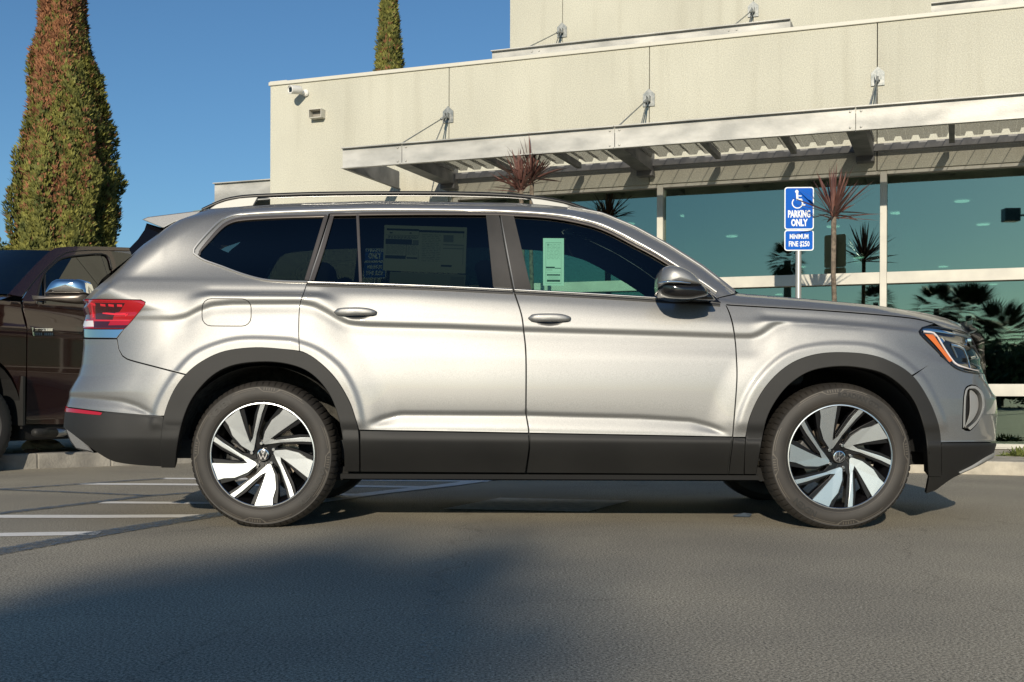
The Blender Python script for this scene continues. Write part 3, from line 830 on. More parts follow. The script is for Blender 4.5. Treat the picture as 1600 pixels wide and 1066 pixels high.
# door mirror
def dome(name, pts, D, depth, mat, parent=None, back=.0, levels=((1, 0), (.97, .35), (.88, .65), (.7, .87), (.4, .98), (.02, 1)), oy=6.995, n=5):
    P = [at(a, b, D) for a, b in cr(pts, n, True)]
    c = sum(P, Vector()) / len(P); N_ = len(P); V = []; F = []
    V += [(p.x, D + back - oy, p.z) for p in P]
    for s, h in levels:
        V += [(c.x + (p.x - c.x) * s, D - depth * h - oy, c.z + (p.z - c.z) * s) for p in P]
    for k in range(len(levels)):
        for i in range(N_): F.append((k * N_ + i, k * N_ + (i + 1) % N_, (k + 1) * N_ + (i + 1) % N_, (k + 1) * N_ + i))
    F.append(tuple(len(levels) * N_ + i for i in range(N_)))
    F.append(tuple(range(N_ - 1, -1, -1)))
    mb = MB(); mb.add(V, F)
    return mb.build(name, mat, parent, True, auto=50)
dm = dome('door_mirror', [(1026, 448, 1), (1024.5, 437), (1028, 426), (1033, 418), (1040, 414.5), (1052, 414.5), (1066, 418.5), (1079, 425.5), (1089, 435), (1096, 446, 1), (1085, 447), (1050, 444.5)], 5.86, .11, M['paint'], SUV, .08)
d2 = dome('mirror_housing', [(1026, 440, 1), (1060, 441), (1096, 444, 1), (1104, 452), (1105, 460), (1088, 465), (1074, 467.3), (1050, 466.5), (1036, 463), (1027, 456)], 5.87, .105, M['gloss_black'], SUV, .12)
d2.parent = dm
d3 = dome('mirror_foot', [(1064, 455), (1098, 452), (1112, 460), (1117, 467), (1090, 468), (1066, 465)], 5.96, .05, M['gloss_black'], SUV, .14); d3.parent = dm
m_ = MB(); m_.tube([tuple(at(a, b, 5.752) - Vector((0, 6.995, 0))) for a, b in [(1028, 440.5), (1045, 438.6), (1062, 439), (1078, 441)]], [.003, .007, .006, .003], 8)
o = m_.build('mirror_strip', M['chrome'], SUV, True); o.parent = dm
def mirror_copy(o, par=None):
    c = o.copy(); COL.objects.link(c); c.parent = par or SUV
    if par is None: c.scale = (1, -1, 1)
    for ch in [q for q in list(bpy.data.objects) if q.parent == o]:
        mirror_copy(ch, c)
    return c
for o in [dm] + [q for q in MIR if q.parent == SUV]:
    mirror_copy(o)

# ------------------------------------------------------------------ interior
mb = MB()
def rb(c, h, M_=None): mb.box(c, h, M=M_)
def P(px, py, D): v = at(px, py, D); return Vector((v.x, D - 6.995, v.z))
def seat(x, y, w=.25, tilt=14, zs=.62, hb=.62, head=True):
    s = MB()
    s.box((x + .22, y, zs), (.27, w, .085))
    Rm = Matrix.Rotation(R(-tilt), 3, 'Y')
    b = Vector((x - .02, y, zs + .02))
    s.box(b + Rm @ Vector((0, 0, hb / 2)), (.07, w, hb / 2), M=Rm)
    if head: s.box(b + Rm @ Vector((.0, 0, hb + .12)), (.05, .13, .085), M=Rm)
    s.box((x + .22, y, zs - .2), (.2, w - .04, .14))
    s.build('seat', M['inter'], SUV, True, bevel=.035, auto=60)
x_f = .02
seat(.05, -.38); seat(.05, .38)
seat(-.85, -.42, .27, hb=.60); seat(-.85, .42, .27, hb=.60); seat(-.85, 0, .14, head=False, hb=.5)
seat(-1.65, -.34, .24, zs=.66, hb=.5); seat(-1.65, .34, .24, zs=.66, hb=.5)
mb = MB()
mb.box((0, 0, .40), (1.9, .78, .05))
mb.build('cabin_floor', M['inter'], SUV)
mb = MB()
mb.hull8([(1.0, -.78, .75), (1.55, -.78, .75), (1.55, .78, .75), (1.0, .78, .75), (.98, -.76, 1.08), (1.62, -.72, 1.13), (1.62, .72, 1.13), (.98, .76, 1.08)])
mb.build('dashboard', M['inter'], SUV, bevel=.03)
mb = MB()
Mw = Matrix.Translation((.80, -.38 + .76, 1.02)) @ Matrix.Rotation(R(64), 4, 'Y')
pr = [(.185 + .015 * math.cos(a), .015 * math.sin(a)) for a in [i / 8 * 2 * math.pi for i in range(9)]]
mb.lathe(pr, 28, Mw)
mb.box((.83, .38, 1.0), (.02, .17, .02)); mb.box((.9, .38, .98), (.09, .04, .03))
mb.build('steering_wheel', M['inter'], SUV, True)
mb = MB(); mb.box(P(1000, 372, 6.99), (.015, .13, .035)); mb.build('rear_view_mirror', M['inter'], SUV, bevel=.01)
# under-body
mb = MB()
mb.box((.2, 0, .275), (1.15, .80, .035)); mb.box((2.05, 0, .38), (.26, .62, .06)); mb.box((-1.95, 0, .50), (.30, .66, .09))
mb.box((.2, -.80, .262), (1.1, .05, .012)); mb.box((.2, .80, .262), (1.1, .05, .012))
mb.box((-.2, .1, .26), (.5, .18, .05)); mb.tube([(-1.1, .3, .30), (-.3, .25, .25), (.8, .2, .25)], .035, 10)
mb.build('underbody', M['dark'], SUV)
# wheel wells
for xc, zc in ((-1.29, .365), (1.697, .365)):
    for s in (-1, 1):
        mb = MB(); V = []; F = []
        n = 24
        for i in range(n + 1):
            a = math.pi * (.02 + .96 * i / n)
            for y in (-.93, -.45):
                V.append((xc + .47 * math.cos(a), s * -y * -1, zc + .475 * math.sin(a)))
        for i in range(n): F.append((2 * i, 2 * i + 1, 2 * i + 3, 2 * i + 2))
        b0 = [2 * i + 1 for i in range(n + 1)]
        F.append(tuple(b0))
        mb.add(V, F)
        mb.build('wheel_well', M['felt'] if xc < 0 else M['dark'], SUV, True)

# ------------------------------------------------------------------ wheels
def text_mesh(txt, size, conv, extr=.002, bold=0.0):
    cu = bpy.data.curves.new('t', 'FONT'); cu.body = txt; cu.size = size; cu.extrude = 0; cu.offset = bold; cu.resolution_u = 2
    cu.align_x = 'CENTER'; cu.align_y = 'CENTER'
    ob = bpy.data.objects.new('t', cu); COL.objects.link(ob)
    bpy.context.view_layer.update()
    me = ob.to_mesh().copy() if False else bpy.data.meshes.new_from_object(ob)
    V = [conv(v.co.x, v.co.y) for v in me.vertices]
    F = [tuple(p.vertices) for p in me.polygons]
    bpy.data.objects.remove(ob); bpy.data.meshes.remove(me); bpy.data.curves.remove(cu)
    return V, F
def tyre_mat():
    m, N, L, b = newmat('tyre_rubber')
    tc = N.new('ShaderNodeTexCoord')
    n1 = N.new('ShaderNodeTexNoise'); n1.inputs['Scale'].default_value = 6; n1.inputs['Detail'].default_value = 6
    L.new(tc.outputs['Object'], n1.inputs['Vector'])
    rp = N.new('ShaderNodeValToRGB')
    rp.color_ramp.elements[0].position = .3; rp.color_ramp.elements[0].color = (.020, .018, .016, 1)
    rp.color_ramp.elements[1].position = .7; rp.color_ramp.elements[1].color = (.036, .031, .026, 1)
    L.new(n1.outputs[0], rp.inputs[0]); L.new(rp.outputs[0], b.inputs['Base Color'])
    b.inputs['Roughness'].default_value = .62
    n2 = N.new('ShaderNodeTexNoise'); n2.inputs['Scale'].default_value = 300
    L.new(tc.outputs['Object'], n2.inputs['Vector'])
    bp = N.new('ShaderNodeBump'); bp.inputs['Strength'].default_value = .2; bp.inputs['Distance'].default_value = .0005
    L.new(n2.outputs[0], bp.inputs['Height']); L.new(bp.outputs[0], b.inputs['Normal'])
    return m
M['tyre'] = tyre_mat()
M['tyretxt'] = simple('tyre_lettering', (.010, .009, .008), .45)
def polar(r, adeg): return (r * math.cos(R(adeg)), r * math.sin(R(adeg)))
RR = .272
def make_wheel(name='wheel'):
    """local frame: x right, z up, y away from the camera; outer face at y = 0"""
    root = empty(name)
    # tyre: swept section with tread blocks
    n = 432
    prof = [(.268, .018), (.276, .008), (.290, .001), (.312, -.003), (.335, -.001), (.350, .005), (.3535, .0055), (.357, .004), (.362, .010), (.3695, .020), (.376, .034), (.380, .050), (.3835, .075), (.3845, .10),
            (.3845, .15), (.3835, .185), (.378, .215), (.366, .238), (.335, .255), (.300, .252), (.268, .235)]
    V = []; F = []
    for i in range(n):
        a = i / n * 2 * math.pi
        for k, (r, y) in enumerate(prof):
            d = 0
            if k in (8, 9, 10, 11):
                ph = i % 6
                d = -.006 if ph in (0,) else 0
                if k == 8: d *= .5
            if k in (12, 13, 14, 15): d = -.004 if i % 6 == 1 else 0
            V.append(((r + d) * math.cos(a), y, (r + d) * math.sin(a)))
    K = len(prof)
    for i in range(n):
        j = (i + 1) % n
        for k in range(K - 1): F.append((i * K + k, i * K + k + 1, j * K + k + 1, j * K + k))
    mb = MB(); mb.add(V, F)
    ty = mb.build('tyre', M['tyre'], root, True, auto=32)
    # sidewall ornaments and lettering
    def wall_y(r): return float(np.interp(r, [p[0] for p in prof[:9]], [p[1] for p in prof[:9]]))
    def onwall(r, ang, h=.0045): return (r * math.cos(ang), wall_y(r) - h, r * math.sin(ang))
    mt = MB()
    def bent(txt, r0, mid, size, bold=.002, flip=False):
        def conv(x, y):
            y = y * 1.0
            rr = r0 + y
            an = R(mid) - x / r0; return (rr * math.cos(an), -.0052, rr * math.sin(an))
        v, f = text_mesh(txt, size, conv, bold=bold); mt = MB(); mt.add(v, f); to = mt.build('tyre_lettering', M['tyretxt'], root); to.parent = ty
    bent('NEXEN', .321, 132, .042, .0014)
    bent('ROADIAN GTX', .320, -31, .034, .0010)
    me_ = MB()
    def arcband(r1, r2, a1, a2, h=.0012, m=24):
        V = []; F = []
        for i in range(m + 1):
            a = R(a1 + (a2 - a1) * i / m)
            V += [onwall(r1, a, h), onwall(r2, a, h)]
        for i in range(m): F.append((2 * i, 2 * i + 1, 2 * i + 3, 2 * i + 2))
        me_.add(V, F)
    for k in range(4):
        c = 84 + 90 * k
        for j in (-2, -1, 0, 1, 2):
            a = R(c + j * 2.2)
            me_.add([onwall(.334, a - .006, .0015), onwall(.334, a + .006, .0015), onwall(.349, a + .010, .0015), onwall(.349, a - .010, .0015)], [(0, 1, 2, 3)])
        for s in (-1, 1):
            arcband(.347, .351, c + s * 8, c + s * 30); arcband(.339, .3415, c + s * 12, c + s * 33)
            q = [onwall(.327, R(c + s * 5), .0015), onwall(.330, R(c + s * 5), .0015), onwall(.351, R(c + s * 9), .0015), onwall(.347, R(c + s * 10), .0015)]
            me_.add(q, [(0, 1, 2, 3)])
        arcband(.327, .330, c - 5, c + 5)
    arcband(.286, .2873, 0, 360, .0014, 96)
    eo = me_.build('sidewall_rib', simple('tyre_rib', (.10, .088, .072), .6) if 'tyrerib' not in M else M['tyrerib'], root); eo.parent = ty
    # rim barrel + lip
    mb = MB()
    T = Matrix.Rotation(R(90), 4, 'X') @ Matrix.Identity(4)
    def lat(prof_, n_=96, m_=None):
        q = m_ or mb; V = []; F = []
        for r, y in prof_:
            for k in range(n_):
                a = k / n_ * 2 * math.pi; V.append((r * math.cos(a), y, r * math.sin(a)))
        for i in range(len(prof_) - 1):
            for k in range(n_):
                k2 = (k + 1) % n_; F.append((i * n_ + k, i * n_ + k2, (i + 1) * n_ + k2, (i + 1) * n_ + k))
        q.add(V, F)
    lat([(.264, .014), (.262, .024), (.250, .045), (.243, .10), (.238, .20), (.245, .23)])
    rim = mb.build('rim', M['rimblack'], root, True, auto=40)
    mb = MB(); lat([(.270, .022), (.2725, .012), (.2705, .008), (.266, .0075), (.2635, .0095), (.2625, .016)])
    o = mb.build('rim_lip', M['machined'], root, True, auto=35); o.parent = rim
    # hub disc & spokes
    def plate(poly, yf, yb, mb_, sidemi=0):
        nn_ = len(poly)
        V = [(x, yf(x, z) if callable(yf) else yf, z) for x, z in poly] + [(x, yb, z) for x, z in poly]
        mb_.add(V, [tuple(range(nn_))]); mb_.add([], []); n0 = len(mb_.v) - 2 * nn_
        for f in [tuple(range(2 * nn_ - 1, nn_ - 1, -1))] + [(i, i + nn_, (i + 1) % nn_ + nn_, (i + 1) % nn_) for i in range(nn_)]:
            mb_.f.append(tuple(q + n0 for q in f)); mb_.m.append(sidemi)
    dish = lambda x, z: .010 + .022 * (1 - min(1, math.hypot(x, z) / .27))**1.0
    b0 = MB()
    lat([(.0, .045), (.070, .045), (.083, .040), (.086, .05), (.086, .11)], 40, b0)
    dir_ = 1
    blade = [(166, .225), (157, .45), (147.5, .695), (139.5, .86), (137.5, .985), (117.3, .99), (119, .86), (124.5, .60), (133, .40), (137, .34)]
    bar = [(166, .225), (137, .34), (120, .385), (97, .80), (92.2, .99), (87.0, .99), (91, .80), (108, .41), (119, .30), (135, .235), (152, .205)]
    bl = []
    for k in range(5):
        m1 = MB()
        def pp(lst, grow=0): 
            return [polar(r * RR * .985 + 0, a + 72 * k) for a, r in lst]
        fb = pp(blade)
        plate(fb, dish, .034, m1, 1)
        fb2 = pp(bar)
        plate(fb2, dish, .034, m1, 1)
        o = m1.build('spoke', [M['machined'], M['rimblack']], root); o.parent = rim
        # black body underneath, wider
        bk = MB()
        blk = [(150, .15), (170, .22), (162, .5), (151, .72), (143, .99), (112, .99), (114, .8), (125, .45)]
        plate([polar(r * RR * .98, a + 72 * k) for a, r in blk], lambda x, z: dish(x, z) + .012, .075, bk)
        blk = [(140, .15), (124, .42), (102, .80), (95.5, .99), (83.5, .99), (87, .80), (103, .40), (100, .15)]
        plate([polar(r * RR * .98, a + 72 * k) for a, r in blk], lambda x, z: dish(x, z) + .012, .085, bk)
        o = bk.build('spoke_back', M['rimblack'], root, bevel=.002); o.parent = rim
        nt_ = MB()
        cx, cz = polar(.0600, 99 + 72 * k)
        n6 = 6
        V = [(cx + .0095 * math.cos(j / 6 * 2 * math.pi), .024, cz + .0095 * math.sin(j / 6 * 2 * math.pi)) for j in range(6)] + [(cx + .0115 * math.cos(j / 6 * 2 * math.pi), .05, cz + .0115 * math.sin(j / 6 * 2 * math.pi)) for j in range(6)]
        nt_.add(V, [tuple(range(6))] + [(j, (j + 1) % 6, (j + 1) % 6 + 6, j + 6) for j in range(6)])
        o = nt_.build('wheel_bolt', M['chrome'] if False else M['bolt'], root, bevel=.0015); o.parent = rim
    o = b0.build('hub', M['rimblack'], root, True, auto=40); o.parent = rim
    # cap with the round letter emblem (V over W)
    c_ = MB(); lat([(.0, .0235), (.024, .0238), (.0305, .0255), (.0335, .029), (.0335, .046)], 40, c_)
    co = c_.build('centre_cap', simple('cap_black', (.02, .02, .022), .2, 0, .6), root, True, auto=40); co.parent = rim
    e_ = MB(); lat([(.0268, .0238), (.0268, .0225), (.0300, .0232), (.0300, .026)], 40, e_)
    def stroke(p, q, w_=.0042):
        d = Vector((q[0] - p[0], q[1] - p[1])); d.normalize(); nx, nz = -d.y * w_ / 2, d.x * w_ / 2
        plate([(p[0] + nx, p[1] + nz), (p[0] - nx, p[1] - nz), (q[0] - nx, q[1] - nz), (q[0] + nx, q[1] + nz)], .0222, .026, e_)
    stroke((-.0105, .0245), (0, .0015)); stroke((.0105, .0245), (0, .0015))
    stroke((-.0235, .0130), (-.0100, -.0230)); stroke((-.0100, -.0230), (0, -.0015)); stroke((0, -.0015), (.0100, -.0230)); stroke((.0100, -.0230), (.0235, .0130))
    o = e_.build('emblem', M['chrome'], root); o.parent = co
    # brake
    b1 = MB(); lat([(.07, .135), (.168, .135), (.168, .16), (.07, .16)], 64, b1)
    o = b1.build('brake_disc', M['discm'], root, True, auto=30)
    b2 = MB()
    V = []
    for (r, a) in ((.115, 165), (.19, 160), (.195, 185), (.19, 210), (.115, 208)): V.append(polar(r, a))
    plate(V, .105, .18, b2); b2.build('brake_caliper', simple('caliper_grey', (.06, .06, .06), .5), root, bevel=.01)
    return root
M['bolt'] = simple('bolt_steel', (.35, .35, .35), .25, 1.0)
W0 = make_wheel()
def tree_copy(o, parent=None):
    c = o.copy(); COL.objects.link(c); c.parent = parent
    for ch in [q for q in list(bpy.data.objects) if q.parent == o]: tree_copy(ch, c)
    return c
# spin angle measured on the photo: rear bar ends at 89 deg, front bar ends at 65 deg
spots = [(-1.289, .366, 1.0, 0.0), (1.697, .366, 1.0, 24.0), (-1.289, .366, -1.0, 30.0), (1.697, .366, -1.0, 50.0)]
for i, (x, z, side, spin) in enumerate(spots):
    c = W0 if i == 0 else tree_copy(W0)
    c.parent = SUV
    c.location = (x, side * -.958, z + .012)
    c.rotation_euler = Euler((0, R(spin), 0 if side > 0 else R(180)), 'XYZ')
    if i == 1:
        for q in bpy.data.objects:
            if q.parent == c and q.name.startswith('tyre'): q.rotation_euler = (0, R(-127), 0)
# ------------------------------------------------------------------ stickers in the windows
def sticker(name, quad, base, marks, D, parent=SUV, txt=()):
    """quad: photo corners tl,tr,br,bl; marks in unit coordinates"""
    T_ = [at(a, b, D) for a, b in quad]
    def uv(u, v, h=0):
        p = (T_[0] * (1 - u) + T_[1] * u) * (1 - v) + (T_[3] * (1 - u) + T_[2] * u) * v
        t = 0
        x, z = p.x, p.z
        k = 1.0
        for _ in range(6):
            yy = 6 + float(tval(x * k, CAMZ + (z - CAMZ) * k)) + .016 - h; k = yy / D
        return (x * k, yy - 6.995, CAMZ + (z - CAMZ) * k)
    mb = MB()
    V = [uv(i / 6, j / 4) for j in range(5) for i in range(7)]
    F = [(j * 7 + i, j * 7 + i + 1, j * 7 + i + 8, j * 7 + i + 7) for j in range(4) for i in range(6)]
    mb.add(V, F)
    o = mb.build(name, base, parent)
    for mt in (M['ink'], M['ink2']):
        q = MB()
        for (u0, v0, u1, v1, k) in marks:
            if (k == 0) != (mt is M['ink']): continue
            q.add([uv(u0, v0, .0012), uv(u1, v0, .0012), uv(u1, v1, .0012), uv(u0, v1, .0012)], [(0, 1, 2, 3)])
        if mt is M['ink']:
            for (s, u, v, sz) in txt:
                vv, ff = text_mesh(s, sz, lambda x, y: uv(u + x, v - y, .0012), bold=.004); q.add(vv, ff)
        if q.v:
            p = q.build('print', mt, parent); p.parent = o
    return o
rs = random.Random(3)
mk = []
mk += [(.03, .07, .42, .11, 0), (.42, .085, .97, .13, 0), (.02, .30, .34, .40, 0), (.35, .31, .42, .41, 1), (.02, .40, .42, .415, 0), (.02, .66, .27, .73, 0), (.28, .69, .41, .72, 0), (.70, .83, .83, .87, 0),
       (.27, .41, .275, .68, 0), (.42, .10, .425, .76, 1), (.72, .38, .97, .40, 1), (.72, .46, .97, .475, 1), (.02, .21, .42, .22, 1), (.96, .12, .965, .82, 1), (.72, .18, .84, .33, 1)]
for r_ in range(9):
    v = .43 + r_ * .024; u = .03
    while u < .25:
        l = rs.uniform(.02, .06); mk.append((u, v, min(u + l, .26), v + .008, 1)); u += l + .012
    u = .29
    while u < .40:
        l = rs.uniform(.015, .04); mk.append((u, v, min(u + l, .41), v + .008, 1)); u += l + .012
for r_ in range(4):
    u = .05
    while u < .40: 
        l = rs.uniform(.01, .03); mk.append((u, .235 + r_ * .014, u + l, .242 + r_ * .014, 0)); u += l + .014
for r_ in range(16):
    v = .18 + r_ * .038; u = .46
    while u < .68:
        l = rs.uniform(.02, .07); mk.append((u, v, min(u + l, .69), v + .008, 1)); u += l + .015
for i in range(28):
    a = i / 28 * 2 * math.pi; mk.append((.55 + .07 * math.cos(a), .56 + .13 * math.sin(a), .557 + .07 * math.cos(a), .57 + .13 * math.sin(a), 1))
M['paperdim'] = simple('paper_label', (.78, .80, .68), .8)
sticker('price_label', [(599, 353), (728, 356), (726, 428), (597, 424)], M['paperdim'], mk, 6.2, txt=[('23', .085, .165, .03), ('30', .32, .16, .02)])
sticker('backing_sheet', [(608, 426), (727, 430), (725, 447.5), (607, 444)], simple('dim_sheet', (.45, .50, .44), .8), [(.80, .2, .98, .9, 1)], 6.21)
mk = [(.12, .10, .13, .96, 1), (.86, .10, .87, .96, 1), (.12, .09, .87, .10, 1), (.12, .955, .87, .962, 1), (.14, .60, .56, .635, 0), (.56, .625, .86, .64, 0), (.18, .76, .82, .79, 0), (.18, .875, .82, .92, 0), (.19, .79, .195, .88, 0), (.81, .79, .815, .88, 0), (.13, .715, .87, .72, 1), (.2, .12, .3, .15, 1)]
for r_ in range(11):
    v = .13 + r_ * .03; u = .18
    while u < .8:
        l = rs.uniform(.06, .22); mk.append((u, v, min(u + l, .82), v + .006, 1)); u += l + .05
for v in (.655, .675): mk.append((.17, v, .45, v + .006, 1))
for v in (.81, .83, .85): mk.append((.25, v, .75, v + .006, 1))
sticker('inspection_label', [(847, 372), (879.5, 372), (880, 446), (847.5, 446)], M['paper'], mk, 6.2)
# ------------------------------------------------------------------ ground
def asphalt():
    m, N, L, b = newmat('asphalt')
    tc = N.new('ShaderNodeTexCoord')
    def noise(s, d=6, ro=.5):
        n = N.new('ShaderNodeTexNoise'); n.inputs['Scale'].default_value = s; n.inputs['Detail'].default_value = d; n.inputs['Roughness'].default_value = ro
        L.new(tc.outputs['Object'], n.inputs['Vector']); return n
    def ramp(n, p0, c0, p1, c1):
        r = N.new('ShaderNodeValToRGB'); r.color_ramp.elements[0].position = p0; r.color_ramp.elements[0].color = (*c0, 1)
        r.color_ramp.elements[1].position = p1; r.color_ramp.elements[1].color = (*c1, 1); L.new(n, r.inputs[0]); return r
    fine = ramp(noise(120, 5, .85).outputs[0], .40, (.075, .070, .062), .62, (.68, .625, .51))
    big = ramp(noise(.7, 9).outputs[0], .3, (.74, .74, .74), .7, (1.12, 1.10, 1.04))
    mx = N.new('ShaderNodeMix'); mx.data_type = 'RGBA'; mx.blend_type = 'MULTIPLY'; mx.inputs[0].default_value = 1
    L.new(fine.outputs[0], mx.inputs[6]); L.new(big.outputs[0], mx.inputs[7])
    vo = N.new('ShaderNodeTexVoronoi'); vo.inputs['Scale'].default_value = 75; L.new(tc.outputs['Object'], vo.inputs['Vector'])
    sp_ = ramp(vo.outputs['Distance'], .08, (1, 1, 1), .20, (0, 0, 0))
    gate = ramp(noise(45, 2).outputs[0], .50, (0, 0, 0), .58, (1, 1, 1))
    mm = N.new('ShaderNodeMath'); mm.operation = 'MULTIPLY'; L.new(sp_.outputs[0], mm.inputs[0]); L.new(gate.outputs[0], mm.inputs[1])
    m2 = N.new('ShaderNodeMix'); m2.data_type = 'RGBA'; L.new(mm.outputs[0], m2.inputs[0]); L.new(mx.outputs[2], m2.inputs[6]); m2.inputs[7].default_value = (.80, .75, .64, 1)
    L.new(m2.outputs[2], b.inputs['Base Color'])
    # thin branching cracks
    v2 = N.new('ShaderNodeTexVoronoi'); v2.feature = 'DISTANCE_TO_EDGE'; v2.inputs['Scale'].default_value = .42
    mpv = N.new('ShaderNodeMapping'); nz = noise(3, 6); va = N.new('ShaderNodeVectorMath'); va.operation = 'MULTIPLY_ADD'; va.inputs[1].default_value = (.5, .5, .5)
    L.new(nz.outputs['Color'], va.inputs[0]); L.new(tc.outputs['Object'], va.inputs[2]); L.new(va.outputs[0], v2.inputs['Vector'])
    cm_ = ramp(v2.outputs['Distance'], .0, (.70, .70, .70), .0025, (1, 1, 1))
    m3_ = N.new('ShaderNodeMix'); m3_.data_type = 'RGBA'; m3_.blend_type = 'MULTIPLY'; m3_.inputs[0].default_value = .8
    L.new(m2.outputs[2], m3_.inputs[6]); L.new(cm_.outputs[0], m3_.inputs[7]); L.new(m3_.outputs[2], b.inputs['Base Color'])
    b.inputs['Roughness'].default_value = .75; b.inputs['Specular IOR Level'].default_value = .12
    bp = N.new('ShaderNodeBump'); bp.inputs['Strength'].default_value = .22; bp.inputs['Distance'].default_value = .003
    L.new(noise(230, 3).outputs[0], bp.inputs['Height']); L.new(bp.outputs[0], b.inputs['Normal'])
    return m
M['asphalt'] = asphalt()
g = mesh('ground', [(-300, -300, 0), (300, -300, 0), (300, 400, 0), (-300, 400, 0)], [(0, 1, 2, 3)], M['asphalt'])
setp(g, kind='structure')
# ------------------------------------------------------------------ materials of the place
def stucco(name, c1, c2):
    m, N, L, b = newmat(name)
    tc = N.new('ShaderNodeTexCoord')
    def noise(s, d=6, st=None):
        n = N.new('ShaderNodeTexNoise'); n.inputs['Scale'].default_value = s; n.inputs['Detail'].default_value = d
        if st:
            mp = N.new('ShaderNodeMapping'); mp.inputs['Scale'].default_value = st; L.new(tc.outputs['Object'], mp.inputs[0]); L.new(mp.outputs[0], n.inputs['Vector'])
        else: L.new(tc.outputs['Object'], n.inputs['Vector'])
        return n
    a = N.new('ShaderNodeValToRGB'); a.color_ramp.elements[0].position = .35; a.color_ramp.elements[0].color = (*c1, 1); a.color_ramp.elements[1].position = .65; a.color_ramp.elements[1].color = (*c2, 1)
    L.new(noise(75, 4).outputs[0], a.inputs[0])
    g = N.new('ShaderNodeValToRGB'); g.color_ramp.elements[0].position = .3; g.color_ramp.elements[0].color = (.88, .87, .86, 1); g.color_ramp.elements[1].position = .7; g.color_ramp.elements[1].color = (1.04, 1.03, 1.02, 1)
    L.new(noise(.9, 6, (1, 1, .6)).outputs[0], g.inputs[0])
    mx = N.new('ShaderNodeMix'); mx.data_type = 'RGBA'; mx.blend_type = 'MULTIPLY'; mx.inputs[0].default_value = 1
    L.new(a.outputs[0], mx.inputs[6]); L.new(g.outputs[0], mx.inputs[7])
    s_ = N.new('ShaderNodeValToRGB'); s_.color_ramp.elements[0].position = .30; s_.color_ramp.elements[0].color = (.84, .83, .81, 1); s_.color_ramp.elements[1].position = .48; s_.color_ramp.elements[1].color = (1, 1, 1, 1)
    L.new(noise(5, 5, (1, 1, .08)).outputs[0], s_.inputs[0])
    my = N.new('ShaderNodeMix'); my.data_type = 'RGBA'; my.blend_type = 'MULTIPLY'; my.inputs[0].default_value = .55
    L.new(mx.outputs[2], my.inputs[6]); L.new(s_.outputs[0], my.inputs[7]); L.new(my.outputs[2], b.inputs['Base Color'])
    b.inputs['Roughness'].default_value = .92
    bp = N.new('ShaderNodeBump'); bp.inputs['Strength'].default_value = .5; bp.inputs['Distance'].default_value = .005
    L.new(noise(110, 4).outputs[0], bp.inputs['Height']); L.new(bp.outputs[0], b.inputs['Normal'])
    return m
M['stucco'] = stucco('cream_stucco', (.48, .475, .40), (.64, .632, .53))
M['coping'] = simple('coping_metal', (.62, .60, .52), .5)
M['galv'] = noisy('galvanised_steel', (.34, .34, .32), (.58, .57, .53), 3.5, .55, metal=.25, stretch=(.6, 1, 1.4), bump=.15, bscale=60)
M['galvdark'] = noisy('shade_toned_steel', (.13, .135, .14), (.22, .22, .22), 6, .6, metal=.2)  # darker steel under the deck, shade put into the colour; lamp pole shares it
M['frame'] = noisy('window_frame_paint', (.52, .50, .44), (.62, .60, .52), 4, .45)
M['pane'] = glassmat('showroom_glass', (.20, .32, .27), .30, 0.010, (.66, .82, .66), wave=.02)
M['conc'] = noisy('concrete', (.36, .33, .27), (.58, .53, .43), 6, .9, bump=.5, bscale=60)
M['concdark'] = noisy('old_concrete', (.20, .19, .17), (.34, .32, .28), 5, .95, bump=.6, bscale=50)
M['inwall'] = simple('interior_wall', (.32, .33, .32), .8)
M['infloor'] = simple('interior_floor', (.22, .22, .21), .4)
M['lamp'] = simple('ceiling_lamp', (.9, .9, .9), .5, emit=(1, .97, .9), es=5)
M['white'] = simple('white_metal_paint', (.80, .79, .75), .4)
M['plate'] = noisy('zinc_plate', (.20, .22, .22), (.34, .35, .34), 30, .5, metal=.5)

# ------------------------------------------------------------------ showroom building: local x along the front, y away from the street
P0 = Vector((5.689, 13.0, 0)); Fr = Vector((.9350, -.3547, 0)); Fn = Vector((-.3547, -.9350, 0))
def fu(px, v=0.0, py=300):
    x, _ = lev(px, py); a = (x - 800) / FPX
    D = (14.17 - v) / (.9350 + .3547 * a)
    return (Vector((a * D, D, 0)) - P0).dot(Fr), D
def fz(px, py, v=0.0):
    _, y = lev(px, py); D = fu(px, v, py)[1]
    return CAMZ - (y - HOR) * D / FPX
BL = empty('showroom_building', P0, math.atan2(Fr.y, Fr.x))
setp(BL, 'cream stucco car showroom with green glass front and steel canopy', 'building')
U0 = fu(420)[0]; UW = fu(704)[0]; UE = 7.5
ZC = 5.008; ZH = 3.30; ZB = .16
um = [fu(1028)[0], fu(1378)[0]]; pit = um[1] - um[0]; um += [um[1] + pit, um[1] + 2 * pit]
def bb(mb, u0, u1, v0, v1, z0, z1, mi=0):
    mb.box(((u0 + u1) / 2, -(v0 + v1) / 2, (z0 + z1) / 2), ((u1 - u0) / 2, abs(v1 - v0) / 2, (z1 - z0) / 2), mi=mi)
w_ = MB()
joints = [fu(699)[0], fu(1012)[0], fu(1368)[0], fu(1368)[0] + (fu(1368)[0] - fu(1012)[0])]
gaps = [U0] + joints + [UE]
for i in range(len(gaps) - 1):          # panels with a fine joint between them
    a, b = gaps[i] + (.006 if i else 0), gaps[i + 1] - .006
    if b <= UW: bb(w_, a, b, -.3, 0, 0, ZC)
    elif a < UW:
        bb(w_, a, UW, -.3, 0, 0, ZC); bb(w_, UW, b, -.3, 0, ZH, ZC)
    else: bb(w_, a, b, -.3, 0, ZH, ZC)
bb(w_, U0 + .01, UE, -.5, -.302, ZH + .002, ZC); bb(w_, U0, U0 + .3, -16, -.302, 0, ZC)
